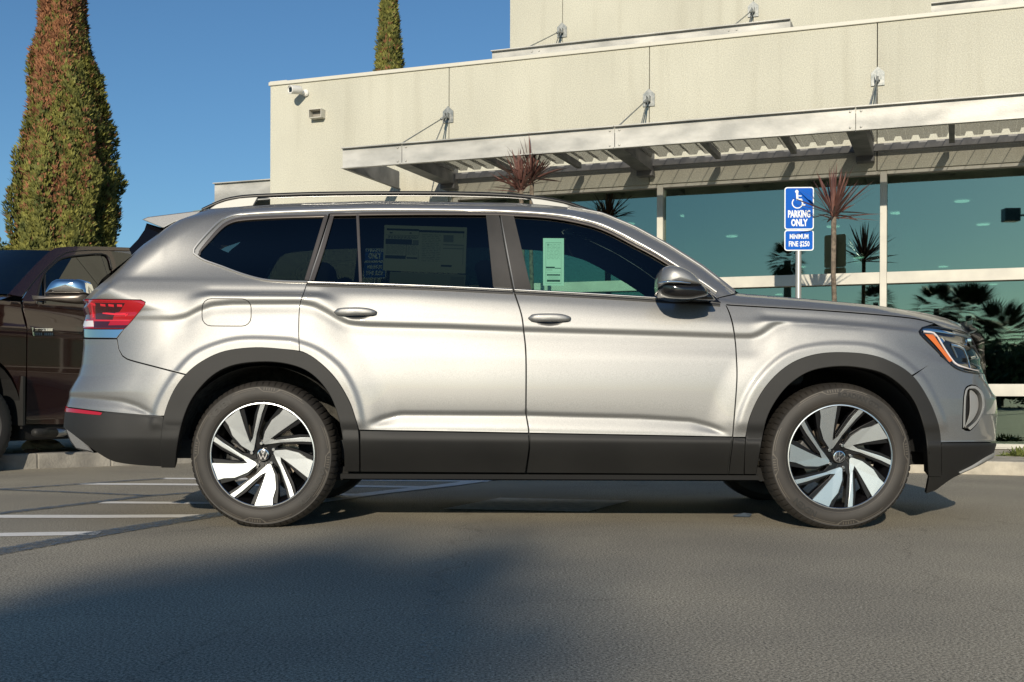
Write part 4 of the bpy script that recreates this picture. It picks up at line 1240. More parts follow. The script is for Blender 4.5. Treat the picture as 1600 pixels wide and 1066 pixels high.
bb(w_, UW, UE, -.3, .02, 0, ZB - .05)
w_.build('wall', M['stucco'], BL)
c_ = MB(); bb(c_, U0 - .02, UE, -.36, .025, ZC + .002, ZC + .052); bb(c_, U0 - .02, U0 + .34, -16, -.362, ZC + .002, ZC + .052)
bb(c_, U0 - .03, U0 + .25, -.34, -.02, ZC + .054, ZC + .075)
c_.build('coping', M['coping'], BL, bevel=.006)
# roof and upper storey
r_ = MB(); bb(r_, U0 + .3, UE, -16, -.5, ZC - .3, ZC - .2); r_.build('flat_roof', M['concdark'], BL)
VU = -2.2
uu0 = fu(793.5, VU)[0]
u_ = MB()
uj = [uu0, fu(876, VU)[0], fu(1174, VU)[0], fu(1174, VU)[0] + 3.6, UE + 2]
for i in range(4): bb(u_, uj[i] + .005, uj[i + 1] - .005, VU - .3, VU, ZC, 8.6)
bb(u_, uu0, uu0 + .3, VU - 9, VU - .302, ZC, 8.6)
u_.build('upper_wall', M['stucco'], BL)
def channel(mb, u0, u1, v, z0, z1, fl=.05):
    bb(mb, u0, u1, v - .012, v, z0, z1)
    bb(mb, u0 - .0, u1, v + .001, v + fl, z1 - .012, z1); bb(mb, u0, u1, v + .001, v + fl, z0, z0 + .012)
VB = -.55
uc0, uc1 = fu(766, VB)[0], fu(1232, VB)[0]
zt = fz(1000, 53.5, VB)
k_ = MB(); channel(k_, uc0, uc1, VB, zt - .27, zt)
bb(k_, uc1 - .02, uc1 - .003, VB - 1.4, VB - .013, zt - .27, zt)
bb(k_, uc0 + .003, uc0 + .02, VB - 1.4, VB - .013, zt - .27, zt)
uc2 = fu(1452, VB)[0]
channel(k_, uc2, UE + 1.5, VB, zt - .27, zt); bb(k_, uc2 + .003, uc2 + .02, VB - 1.4, VB - .013, zt - .27, zt)
for px in (834, 1142):
    uj_ = fu(px, VB)[0]
    for dz in (.06, .21):
        for du in (-.05, .05): bb(k_, uj_ + du - .01, uj_ + du + .01, VB + .0005, VB + .012, zt - dz - .01, zt - dz + .01)
k_.build('upper_canopy', M['galv'], BL)
# left wing canopy
uL0, uL1 = fu(333, -.15)[0], U0 - .003
k_ = MB(); zl = fz(375, 286.4, -.15); channel(k_, uL0, uL1, -.15, zl - .29, zl); bb(k_, uL0 + .003, uL0 + .02, -8, -.163, zl - .29, zl); bb(k_, uL0 + .02, uL1, -8, -.17, zl - .06, zl - .02)
k_.build('side_canopy', M['galv'], BL)

# main canopy
def perforated():
    m, N, L, b = newmat('perforated_sheet')
    b.inputs['Base Color'].default_value = (.13, .13, .115, 1); b.inputs['Roughness'].default_value = .6
    out = [n for n in N if n.type == 'OUTPUT_MATERIAL'][0]; mix = N.new('ShaderNodeMixShader'); tr = N.new('ShaderNodeBsdfTransparent'); mix.inputs[0].default_value = .45
    L.new(tr.outputs[0], mix.inputs[1]); L.new(b.outputs[0], mix.inputs[2]); L.new(mix.outputs[0], out.inputs[0]); return m
CAN = empty('canopy', (0, 0, 0), 0, BL)
VC = 1.5; zb = fz(1335, 203, VC); zb2, ztp = 3.475, 3.725
ztp = fz(1200, 175.3, VC); zb2 = ztp - .255
uF0 = fu(533, VC)[0]
f_ = MB()
jn = [fu(625.5, VC)[0], fu(958, VC)[0], fu(1334.5, VC)[0], fu(1334.5, VC)[0] + (fu(1334.5, VC)[0] - fu(958, VC)[0])]
eds = [uF0] + jn + [UE + 1]
for i in range(len(eds) - 1): channel(f_, eds[i] + (.004 if i else 0), eds[i + 1] - .004, VC, zb2, ztp)
for uj_ in jn:
    for dz in (.045, .21):
        for du in (-.055, .055):
            f_.lathe([(.0, .016), (.011, .013), (.013, .0)], 10, Matrix.Translation((uj_ + du, -VC - .0005, ztp - dz)) @ Matrix.Rotation(R(90), 4, 'X'))
f_.build('front_beam', M['galv'], CAN)
for i, uj_ in enumerate([uF0 + .03] + jn):
    o_ = MB(); wd = .015 if i == 0 else .085
    for s in ((0,) if i == 0 else (-1, 1)):
        bb(o_, uj_ + s * wd - .006, uj_ + s * wd + .006, .02, VC - .014, zb2 + .01, ztp - .02)
    bb(o_, uj_ - wd - .01, uj_ + wd + .01, .02, VC - .014, zb2 - .002, zb2 + .008)
    if i: bb(o_, uj_ - .1, uj_ + .1, .02, .16, zb2 - .06, zb2 - .004)
    o_.build('outrigger', M['galvdark'], CAN)
bk_ = MB(); bb(bk_, jn[0] + .1, UE, .06, .12, zb2 + .06, zb2 + .14); bk_.build('back_beam', M['galvdark'], CAN)
for i in range(3):
    for t in (.36, .70):
        uu = jn[i] + (jn[i + 1] - jn[i]) * t; cr_ = MB(); bb(cr_, uu - .03, uu + .03, .30, VC - .02, zb2 + .05, zb2 + .12); cr_.build('cross_bar', M['galvdark'], CAN)
# corrugated hat sections laid side by side with gaps
hat = MB(); u = jn[0] + .16; z0 = zb2 + .145
while u < UE:
    prof = [(-.0935, 0), (-.048, 0), (-.030, .045), (.030, .045), (.048, 0), (.0935, 0)]
    V = []
    for v in (.20, VC - .03):
        V += [(u + a, -v, z0 + b) for a, b in prof]
    n = len(prof); V2 = [(x, y, z + .004) for x, y, z in V]
    hat.add(V + V2, [(i, i + 1, n + i + 1, n + i) for i in range(n - 1)] + [(2 * n + i, 3 * n + i, 3 * n + i + 1, 2 * n + i + 1) for i in range(n - 1)] +
            [(i, 2 * n + i, 2 * n + i + 1, i + 1) for i in range(n - 1)] + [(n + i, n + i + 1, 3 * n + i + 1, 3 * n + i) for i in range(n - 1)])
    u += .188
hat.build('corrugated_deck', perforated(), CAN)
# tie plates and rods
def tie(uj_, v0, zc, vb, ztop, s=1.0):
    p_ = MB()
    pts = [(-.075, -.10), (.075, -.10), (.075, .05), (0, .12), (-.075, .05)]
    p_.prism([(uj_ + a * s, -v0 - .004, zc + b * s) for a, b in pts], (0, -.014, 0))
    for a in (-.02, .02): bb(p_, uj_ + a - .006, uj_ + a + .006, v0 + .018, v0 + .09, zc - .05 * s, zc + .02 * s)
    pl = p_.build('tie_plate', M['plate'], BL)
    q = MB()
    a0 = Vector((uj_, -(v0 + .06), zc - .02 * s))
    for vv in (vb, v0 + (vb - v0) * .42):
        b0 = Vector((uj_, -vv, ztop)); d = (b0 - a0)
        q.tube([a0, a0 + d * .12], .018, 8); q.tube([a0 + d * .10, b0], .008, 8)
    o = q.build('tie_rod', M['plate'], BL, True); o.parent = pl
for px, py in ((698, 181), (1011.5, 152.5), (1369, 117)):
    tie(fu(px)[0], 0, fz(px, py), VC - .05, ztp)
for px, py in ((875.5, 47.5), (1174, 13)):
    tie(fu(px, VU)[0], VU, fz(px, py, VU), VB - .05, zt)

# windows: mullions, transoms, panes
VG = -.12
for i, u in enumerate([UW + .03] + um):
    fr_ = MB(); bb(fr_, u - .038, u + .038, -.17, -.03, ZB, ZH - .001); fr_.build('mullion', M['frame'], BL, bevel=.004)
T1, B1 = fz(1360, 422, -.03), fz(1360, 440, -.03)
T2_, B2_ = fz(1580, 595, -.03), fz(1580, 614.3, -.03)
us = [UW + .03] + um + [UE]
zs_ = fz(1580, 689, -.03)
for i in range(len(us) - 1):
    a, b = us[i] + .039, us[i + 1] - .039
    for z1, z0 in ((T1, B1), (T2_, B2_), (zs_, zs_ - .07), (ZH - .002, ZH - .045)):
        tr_ = MB(); bb(tr_, a, b, -.165, -.025, z0, z1); tr_.build('transom', M['frame'], BL, bevel=.004)
sill = MB(); bb(sill, UW - .05, UE, -.15, .06, ZB - .05, zs_ - .075); sill.build('window_sill', M['frame'], BL)
for i in range(len(us) - 1):
    a, b = us[i] + .036, us[i + 1] - .036
    for z0, z1 in ((B1, None), (B2_, B1), (zs_, B2_)):
        lo = {B1: T1, B2_: T2_, zs_: zs_}[z0]; hi = ZH - .04 if z1 is None else z1
        g_ = MB(); bb(g_, a, b, VG - .006, VG, lo if z0 != zs_ else zs_ - .01, hi)
        g_.build('window_pane', M['pane'], BL)
# inside of the showroom
i_ = MB(); bb(i_, UW - 1, UE + 6, -24, -.35, .05, .10); i_.build('showroom_floor', M['infloor'], BL)
i_ = MB(); bb(i_, UW - 1, UE + 6, -24, -.35, ZH + .003, ZH + .06); bb(i_, UW - 1, UE + 6, -24, -23.8, .1, ZH); bb(i_, UW - 1.2, UW - 1, -24, -.35, .1, ZH); bb(i_, UE + 6, UE + 6.2, -24, -.35, .1, ZH)
i_.build('showroom_inside', M['inwall'], BL)
i_ = MB()
for u, v in ((um[0] + .28, -.75), (um[1] + .28, -.75), (um[2] + .28, -.75), (um[1] - 1.0, -9)):
    i_.lathe([(.13, .1), (.13, ZH)], 20, Matrix.Translation((u, -v, 0)))
i_.build('column', M['white'], BL, True)
inv = Matrix.Rotation(-math.atan2(Fr.y, Fr.x), 4, 'Z') @ Matrix.Translation(-P0)
lampm = MB()
for px, py in ((1071.5, 336.5), (1142, 368), (1501, 311), (1534.6, 347), (1472.5, 413), (1417, 452), (1550.5, 440), (1216, 458), (1400, 330), (1300, 352), (980, 350), (1340, 400), (1250, 415)):
    y_ = lev(px, py)[1]; D = (ZH - .02 - CAMZ) * FPX / (HOR - y_)
    p = inv @ at(px, py, D)
    lampm.lathe([(.0, 0), (.085, 0), (.10, .01)], 20, Matrix.Translation((p.x, p.y, ZH - .02)))
lampm.build('ceiling_light', M['lamp'], BL)
i_ = MB()
bb(i_, um[1] - 2.0, um[1] - .75, -10.3, -10, .1, 2.2); bb(i_, um[1] - 1.6, um[1] - .9, -6, -5.9, 1.0, 1.7); bb(i_, um[0] - 1.5, um[0] - .4, -7, -6.5, .1, 1.2)
bb(i_, um[0] + .6, um[0] + 2.0, -13, -12.8, .1, 2.4)
i_.build('showroom_counter', M['inter'], BL, bevel=.02)

# security camera and box on the wall
cm = empty('security_camera', tuple(P0 + Fr * fu(476)[0] + Vector((0, 0, fz(476, 148)))), math.atan2(Fr.y, Fr.x))
setp(cm, 'small white bullet security camera high on the stucco wall', 'security camera')
q = MB(); q.lathe([(0, .0), (.045, .0), (.05, .03), (.035, .05), (0, .05)], 20, Matrix.Rotation(R(90), 4, 'X')); q.tube([(0, -.04, 0), (-.02, -.10, -.02), (-.04, -.16, .01)], .022, 10); q.build('mount', M['white'], cm, True, auto=40)
q = MB(); Rm = Matrix.Translation((-.045, -.17, .01)) @ Matrix.Rotation(R(-22), 4, 'Z') @ Matrix.Rotation(R(98), 4, 'X')
q.lathe([(0, -.06), (.05, -.055), (.058, -.03), (.060, .12), (.052, .125), (.05, .11), (0, .11)], 24, Rm); q.build('housing', M['white'], cm, True, auto=40)
q = MB(); q.lathe([(0, .114), (.046, .114), (.046, .10)], 4, Rm @ Matrix.Rotation(R(45), 4, 'Z')); q.build('lens', M['gloss_black'], cm)
vb = empty('wall_vent', tuple(P0 + Fr * fu(496)[0] + Vector((0, 0, fz(496, 182)))), math.atan2(Fr.y, Fr.x))
setp(vb, 'beige metal vent hood on the stucco wall below the security camera', 'vent')
q = MB()
for s in (-1, 1): q.box((s * .095, -.06, 0), (.004, .058, .055))
q.box((0, -.06, .058), (.1, .060, .004)); q.box((0, -.062, -.056), (.09, .055, .004)); q.build('hood', M['frame'], vb)
q = MB(); q.box((0, -.006, 0), (.09, .004, .05)); q.build('backing', M['concdark'], vb)

# ------------------------------------------------------------------ pavement, kerb, planting by the building
K1 = gnd(1550, 737.2)
ku = (K1 - P0).dot(Fr); kv = (K1 - P0).dot(Fn)
def wp(u, v, z): p = P0 + Fr * u + Fn * v; return (p.x, p.y, z)
def slab(name, u0, u1, v0, v1, z0, z1, mat, kind='structure', bevel=.012):
    mb = MB(); mb.hull8([wp(u0, v1, z0), wp(u1, v1, z0), wp(u1, v0, z0), wp(u0, v0, z0), wp(u0, v1, z1), wp(u1, v1, z1), wp(u1, v0, z1), wp(u0, v0, z1)])
    o = mb.build(name, mat, bevel=bevel); setp(o, kind=kind); return o
slab('kerb', U0 + 2.2, UE + 1, kv - .16, kv, -.05, .12, M['conc'])
slab('pavement', U0 + 2.2, UE + 1, .55, kv - .165, -.05, .112, M['conc'])
slab('planting_bed', U0 + 2.2, UE + 1, .021, .545, -.05, .10, noisy('soil', (.06, .045, .03), (.16, .12, .08), 18, .95, bump=1, bscale=60))

# ------------------------------------------------------------------ painted lines on the asphalt
def chipped(name, c1, c2, scale, rough, detail=10, lo=.35, hi=.45):
    m, N, L, b = newmat(name)
    tc = N.new('ShaderNodeTexCoord'); n1 = N.new('ShaderNodeTexNoise'); n1.inputs['Scale'].default_value = scale; n1.inputs['Detail'].default_value = detail; n1.inputs['Roughness'].default_value = .75
    L.new(tc.outputs['Object'], n1.inputs['Vector'])
    r1 = N.new('ShaderNodeValToRGB'); r1.color_ramp.elements[0].position = .3; r1.color_ramp.elements[0].color = (*c1, 1); r1.color_ramp.elements[1].position = .7; r1.color_ramp.elements[1].color = (*c2, 1)
    L.new(n1.outputs[0], r1.inputs[0]); L.new(r1.outputs[0], b.inputs['Base Color']); b.inputs['Roughness'].default_value = rough; b.inputs['Specular IOR Level'].default_value = .2
    r2 = N.new('ShaderNodeMapRange'); r2.inputs[1].default_value = lo; r2.inputs[2].default_value = hi
    n2 = N.new('ShaderNodeTexNoise'); n2.inputs['Scale'].default_value = 200; n2.inputs['Detail'].default_value = 3; L.new(tc.outputs['Object'], n2.inputs['Vector'])
    bp = N.new('ShaderNodeBump'); bp.inputs['Strength'].default_value = .6; bp.inputs['Distance'].default_value = .004; L.new(n2.outputs[0], bp.inputs['Height']); L.new(bp.outputs[0], b.inputs['Normal'])
    L.new(n1.outputs[0], r2.inputs[0]); L.new(r2.outputs[0], b.inputs['Alpha']); return m
M['linew'] = chipped('white_road_paint', (.80, .78, .73), (.95, .93, .88), 24, .8, lo=.26, hi=.36)
M['lineb'] = chipped('blue_road_paint', (.10, .13, .16), (.14, .19, .25), 30, .8, lo=.36, hi=.60)
M['ghost'] = chipped('worn_road_paint', (.30, .28, .24), (.55, .52, .45), 34, .85, lo=.54, hi=.66)
def gline(name, pts, wd, mat, z=.003):
    P = [gnd(a, b) for a, b in pts]; V = []; F = []
    if not isinstance(wd, (list, tuple)): wd = [wd] * len(P)
    for i, p in enumerate(P):
        d = (P[min(i + 1, len(P) - 1)] - P[max(i - 1, 0)]).normalized(); nn = Vector((-d.y, d.x, 0)) * wd[i] / 2
        V += [(p.x + nn.x, p.y + nn.y, z), (p.x - nn.x, p.y - nn.y, z)]
    for i in range(len(P) - 1): F.append((2 * i, 2 * i + 1, 2 * i + 3, 2 * i + 2))
    o = mesh(name, V, F, mat); setp(o, kind='structure'); return o
gline('parking_line', [(-60, 843), (30, 841), (157, 838)], .15, M['linew'])
gline('parking_line', [(-60, 813.5), (0, 813), (160, 812), (318, 810)], .16, M['linew'])
gline('parking_line', [(160, 790), (312, 789.8), (480, 789.6)], .13, M['linew'])
gline('parking_line', [(127, 761), (295, 761), (545, 761.7), (668, 762.6)], .16, M['linew'])
gline('parking_line', [(255, 751.8), (500, 751.8), (720, 752.6), (765, 753)], .15, M['linew'])
gline('parking_line', [(520, 774.7), (570, 775.2)], .12, M['linew'])
gline('parking_line', [(440, 795), (510.5, 784.5), (578.8, 774), (640, 766.6), (700, 759.7), (760, 751), (820, 743.5), (860, 739)], .16, M['linew'], .005)
gline('parking_line', [(-60, 880), (0, 868.5), (160, 838.5), (323, 810.5), (400, 798)], .16, M['lineb'], .005)
gline('parking_line', [(-60, 818), (0, 808.5), (157, 789), (225, 780), (300, 774)], .10, M['lineb'], .005)
gline('parking_line', [(-60, 770), (0, 771), (100, 774), (235, 779)], .08, M['lineb'], .005)
gline('parking_line', [(0, 771), (130, 761.5), (257, 752)], .08, M['lineb'], .0065)
gline('worn_paint_mark', [(150, 773), (190, 770.5), (220, 771.5)], [.04, .09, .03], M['ghost'], .005)
gline('worn_paint_mark', [(215, 776), (250, 773), (300, 774)], [.03, .09, .03], M['ghost'], .005)
gline('worn_paint_mark', [(684, 876), (678, 930), (670, 1066), (662, 1200)], [.055, .05, .05, .05], M['ghost'], .005)
gline('worn_paint_mark', [(684, 877), (740, 876), (800, 876)], [.05, .035, .02], M['ghost'], .006)
gline('worn_paint_mark', [(1187, 863), (1230, 880), (1262, 893)], [.012, .02, .012], M['ghost'], .005)
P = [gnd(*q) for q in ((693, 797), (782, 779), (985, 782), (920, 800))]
o = mesh('reflected_sun_patch', [(p.x, p.y, .005) for p in P], [(0, 3, 2, 1)], noisy('reflected_sun_paint', (.70, .71, .70), (.95, .95, .92), 20, .9, bump=.6, bscale=200, bdist=.004, spec=.2)); setp(o, kind='structure')  # pale painted quad stands in for sunlight bounced off the showroom glass

# ------------------------------------------------------------------ accessible parking signs
M['signblue'] = simple('sign_blue', (.0, .105, .52), .6, spec=.15)
M['signwhite'] = simple('sign_white', (.80, .83, .84), .5)
M['post'] = simple('galvanised_post', (.50, .49, .46), .4, .6)
def rr2(w_, h_, r, k=5): return [(x, y) for x, y in rrect(-w_ / 2, -h_ / 2, w_ / 2, h_ / 2, r, k=k)]
def sign(px, D, zbot, label):
    p = at(px, 400, D)
    S = empty('parking_sign', (p.x, D, 0), R(-4)); setp(S, label, 'sign', 'accessible parking signs')
    q = MB(); q.tube([(0, .03, -.05), (0, .03, zbot + .60)], .030, 14); q.build('post', M['post'], S, True, auto=50)
    W_ = .300
    def board(name, zc, h):
        b = MB(); b.prism([(x, 0, zc + y) for x, y in rr2(W_, h, .028)], (0, .004, 0)); o = b.build(name, M['signwhite'], S)
        b = MB(); b.prism([(x, -.0015, zc + y) for x, y in rr2(W_ - .022, h - .022, .020)], (0, .001, 0)); o2 = b.build('blue_field', M['signblue'], S); o2.parent = o
        return o
    h2, h1 = .215, .440
    b2 = board('fine_plate', zbot + h2 / 2, h2); b1 = board('parking_plate', zbot + h2 + .004 + h1 / 2, h1)
    def tx(par, lines):
        m_ = MB()
        for s, cx, cz, size, sx in lines:
            v, f = text_mesh(s, size, lambda x, y: (cx + x * sx, -.0025, cz + y), bold=.0045 if size > .08 else .002); m_.add(v, f)
        o = m_.build('lettering', M['signwhite'], S); o.parent = par; return m_
    z1 = zbot + h2 + .004
    tx(b1, [('PARKING', 0, z1 + .158, .098, .56), ('ONLY', 0, z1 + .068, .098, .62)])
    tx(b2, [('MINIMUM', 0, zbot + .145, .068, .66), ('FINE $250', 0, zbot + .068, .075, .66)])
    # wheelchair symbol
    m_ = MB(); cx, cz = -.018, z1 + .275
    ring = []
    for i in range(25):
        a = R(135 + 215 * i / 24); ring.append((a))
    V = []; F = []
    for a in ring: V += [(cx + .058 * math.cos(a), -.0025, cz + .058 * math.sin(a)), (cx + .047 * math.cos(a), -.0025, cz + .047 * math.sin(a))]
    for i in range(24): F.append((2 * i, 2 * i + 1, 2 * i + 3, 2 * i + 2))
    m_.add(V, F)
    def st(p, q_, w__=.016):
        d = Vector((q_[0] - p[0], q_[1] - p[1])).normalized(); nx, ny = -d.y * w__ / 2, d.x * w__ / 2
        m_.add([(cx + p[0] + nx, -.0025, cz + p[1] + ny), (cx + p[0] - nx, -.0025, cz + p[1] - ny), (cx + q_[0] - nx, -.0025, cz + q_[1] - ny), (cx + q_[0] + nx, -.0025, cz + q_[1] + ny)], [(0, 1, 2, 3)])
    st((-.004, .105), (0, .03), .022); st((0, .074), (.042, .072), .010); st((-.006, .038), (.044, .036), .016); st((.040, .040), (.060, -.030), .014); st((.056, -.026), (.080, -.018), .012)
    m_.add([(cx - .006 + .018 * math.cos(i / 16 * 6.2832), -.0025, cz + .118 + .018 * math.sin(i / 16 * 6.2832)) for i in range(16)], [tuple(range(16))])
    o = m_.build('wheelchair_symbol', M['signwhite'], S); o.parent = b1
    return S
zb_ = CAMZ - (lev(1248, 389)[1] - HOR) * 12.1 / FPX
sign(1247, 12.1, zb_, 'blue parking only sign on a steel post beside the red cordyline')
sign(584, 15.0, CAMZ + (HOR - 436) * 15.0 / FPX, 'blue parking sign seen through the rear door glass of the silver car')

# ------------------------------------------------------------------ plants
def leafmat(name, c1, c2, rough=.55, scale=3, trans=.15):
    m, N, L, b = newmat(name)
    tc = N.new('ShaderNodeTexCoord'); n1 = N.new('ShaderNodeTexNoise'); n1.inputs['Scale'].default_value = scale; n1.inputs['Detail'].default_value = 5
    L.new(tc.outputs['Object'], n1.inputs['Vector'])
    rp = N.new('ShaderNodeValToRGB'); rp.color_ramp.elements[0].position = .35; rp.color_ramp.elements[0].color = (*c1, 1); rp.color_ramp.elements[1].position = .65; rp.color_ramp.elements[1].color = (*c2, 1)
    L.new(n1.outputs[0], rp.inputs[0]); L.new(rp.outputs[0], b.inputs['Base Color']); b.inputs['Roughness'].default_value = rough
    return m
M['cord'] = leafmat('cordyline_leaf', (.085, .035, .03), (.21, .105, .085), .4, 9)
M['bark'] = noisy('bark', (.10, .08, .06), (.24, .19, .14), 30, .95, bump=1, bscale=40)
def blade_strip(V, F, base, d, up, L_, w, droop, n=5, rr=None):
    d = d.normalized(); side = d.cross(up)
    if side.length < 1e-3: side = d.cross(Vector((1, 0, 0)))
    side.normalize()
    if rr: side = (Matrix.Rotation(rr, 3, d) @ side)
    b0 = len(V)
    for i in range(n + 1):
        t = i / n
        p = base + d * (L_ * t) + Vector((0, 0, -droop * t * t))
        ww = w * (math.sin(math.pi * min(1, .18 + .82 * t)) ** .8) * .5 + .0005
        V += [tuple(p - side * ww), tuple(p + side * ww)]
    for i in range(n): F.append((b0 + 2 * i, b0 + 2 * i + 1, b0 + 2 * i + 3, b0 + 2 * i + 2))
def cordyline(px, py, D, base_px, heads, label, seed):
    rr = random.Random(seed)
    C0 = at(px, py, D)
    rt = empty('cordyline', (at(base_px, 500, D).x, D, .1)); setp(rt, label, 'plant', 'red cordylines by the showroom')
    for (hx, hy, dd, Lm) in heads:
        h = at(hx, hy, D + dd) - rt.location
        tk = MB(); tk.tube([(h.x * 0, 0, -.1), (h.x * .3 + .02, h.y * .3, h.z * .35), (h.x * .75 - .01, h.y * .7, h.z * .75), tuple(h)], [.032, .028, .024, .026], 10)
        tk.build('stem', M['bark'], rt, True)
        V = []; F = []
        for i in range(66):
            el = R(rr.choice([rr.uniform(-2, 35), rr.uniform(25, 88), rr.uniform(35, 88)])); az = rr.uniform(0, 2 * math.pi)
            d = Vector((math.cos(el) * math.cos(az), math.cos(el) * math.sin(az), math.sin(el)))
            L_ = Lm * rr.uniform(.7, 1.05)
            blade_strip(V, F, h + Vector((0, 0, rr.uniform(-.03, .06))), d, Vector((0, 0, 1)), L_, rr.uniform(.018, .030), rr.uniform(0, .07) * math.cos(el), rr=rr.uniform(-.7, .7))
        mesh('leaves', V, F, M['cord'], rt, True)
cordyline(1302, 325, 11.85, 1306, [(1301, 336, 0, .52)], 'red cordyline with one leaf head beside the blue parking sign', 4)
cordyline(825, 280, 13.4, 830, [(812, 298, 0, .46), (829, 283, .1, .52)], 'two headed red cordyline behind the roof rail of the silver car', 8)
M['leafgreen'] = leafmat('bedding_leaf', (.10, .13, .03), (.22, .24, .07), .5, 8)
def tuft(px, py, D, Lm, n, seed, label):
    rr = random.Random(seed); p = at(px, py, D); rt = empty('low_plant', (p.x, D, .10)); setp(rt, label, 'plant', 'low plants at the foot of the glass front')
    V = []; F = []
    for i in range(n):
        el = R(rr.uniform(10, 80)); az = rr.uniform(0, 6.28); d = Vector((math.cos(el) * math.cos(az), math.cos(el) * math.sin(az), math.sin(el)))
        blade_strip(V, F, Vector((rr.uniform(-.08, .08), rr.uniform(-.04, .04), 0)), d, Vector((0, 0, 1)), Lm * rr.uniform(.5, 1), .018, .04, 3, rr.uniform(-1, 1))
    mesh('leaves', V, F, M['leafgreen'], rt, True)
tuft(1595, 705, 11.3, .17, 90, 1, 'tallest of the low green plants, at the right edge by the glass')
tuft(1575, 710, 11.35, .12, 60, 2, 'small green plant nearest the front bumper of the silver car')
tuft(1615, 705, 11.2, .15, 80, 3, 'low green plant beyond the tallest one by the glass')

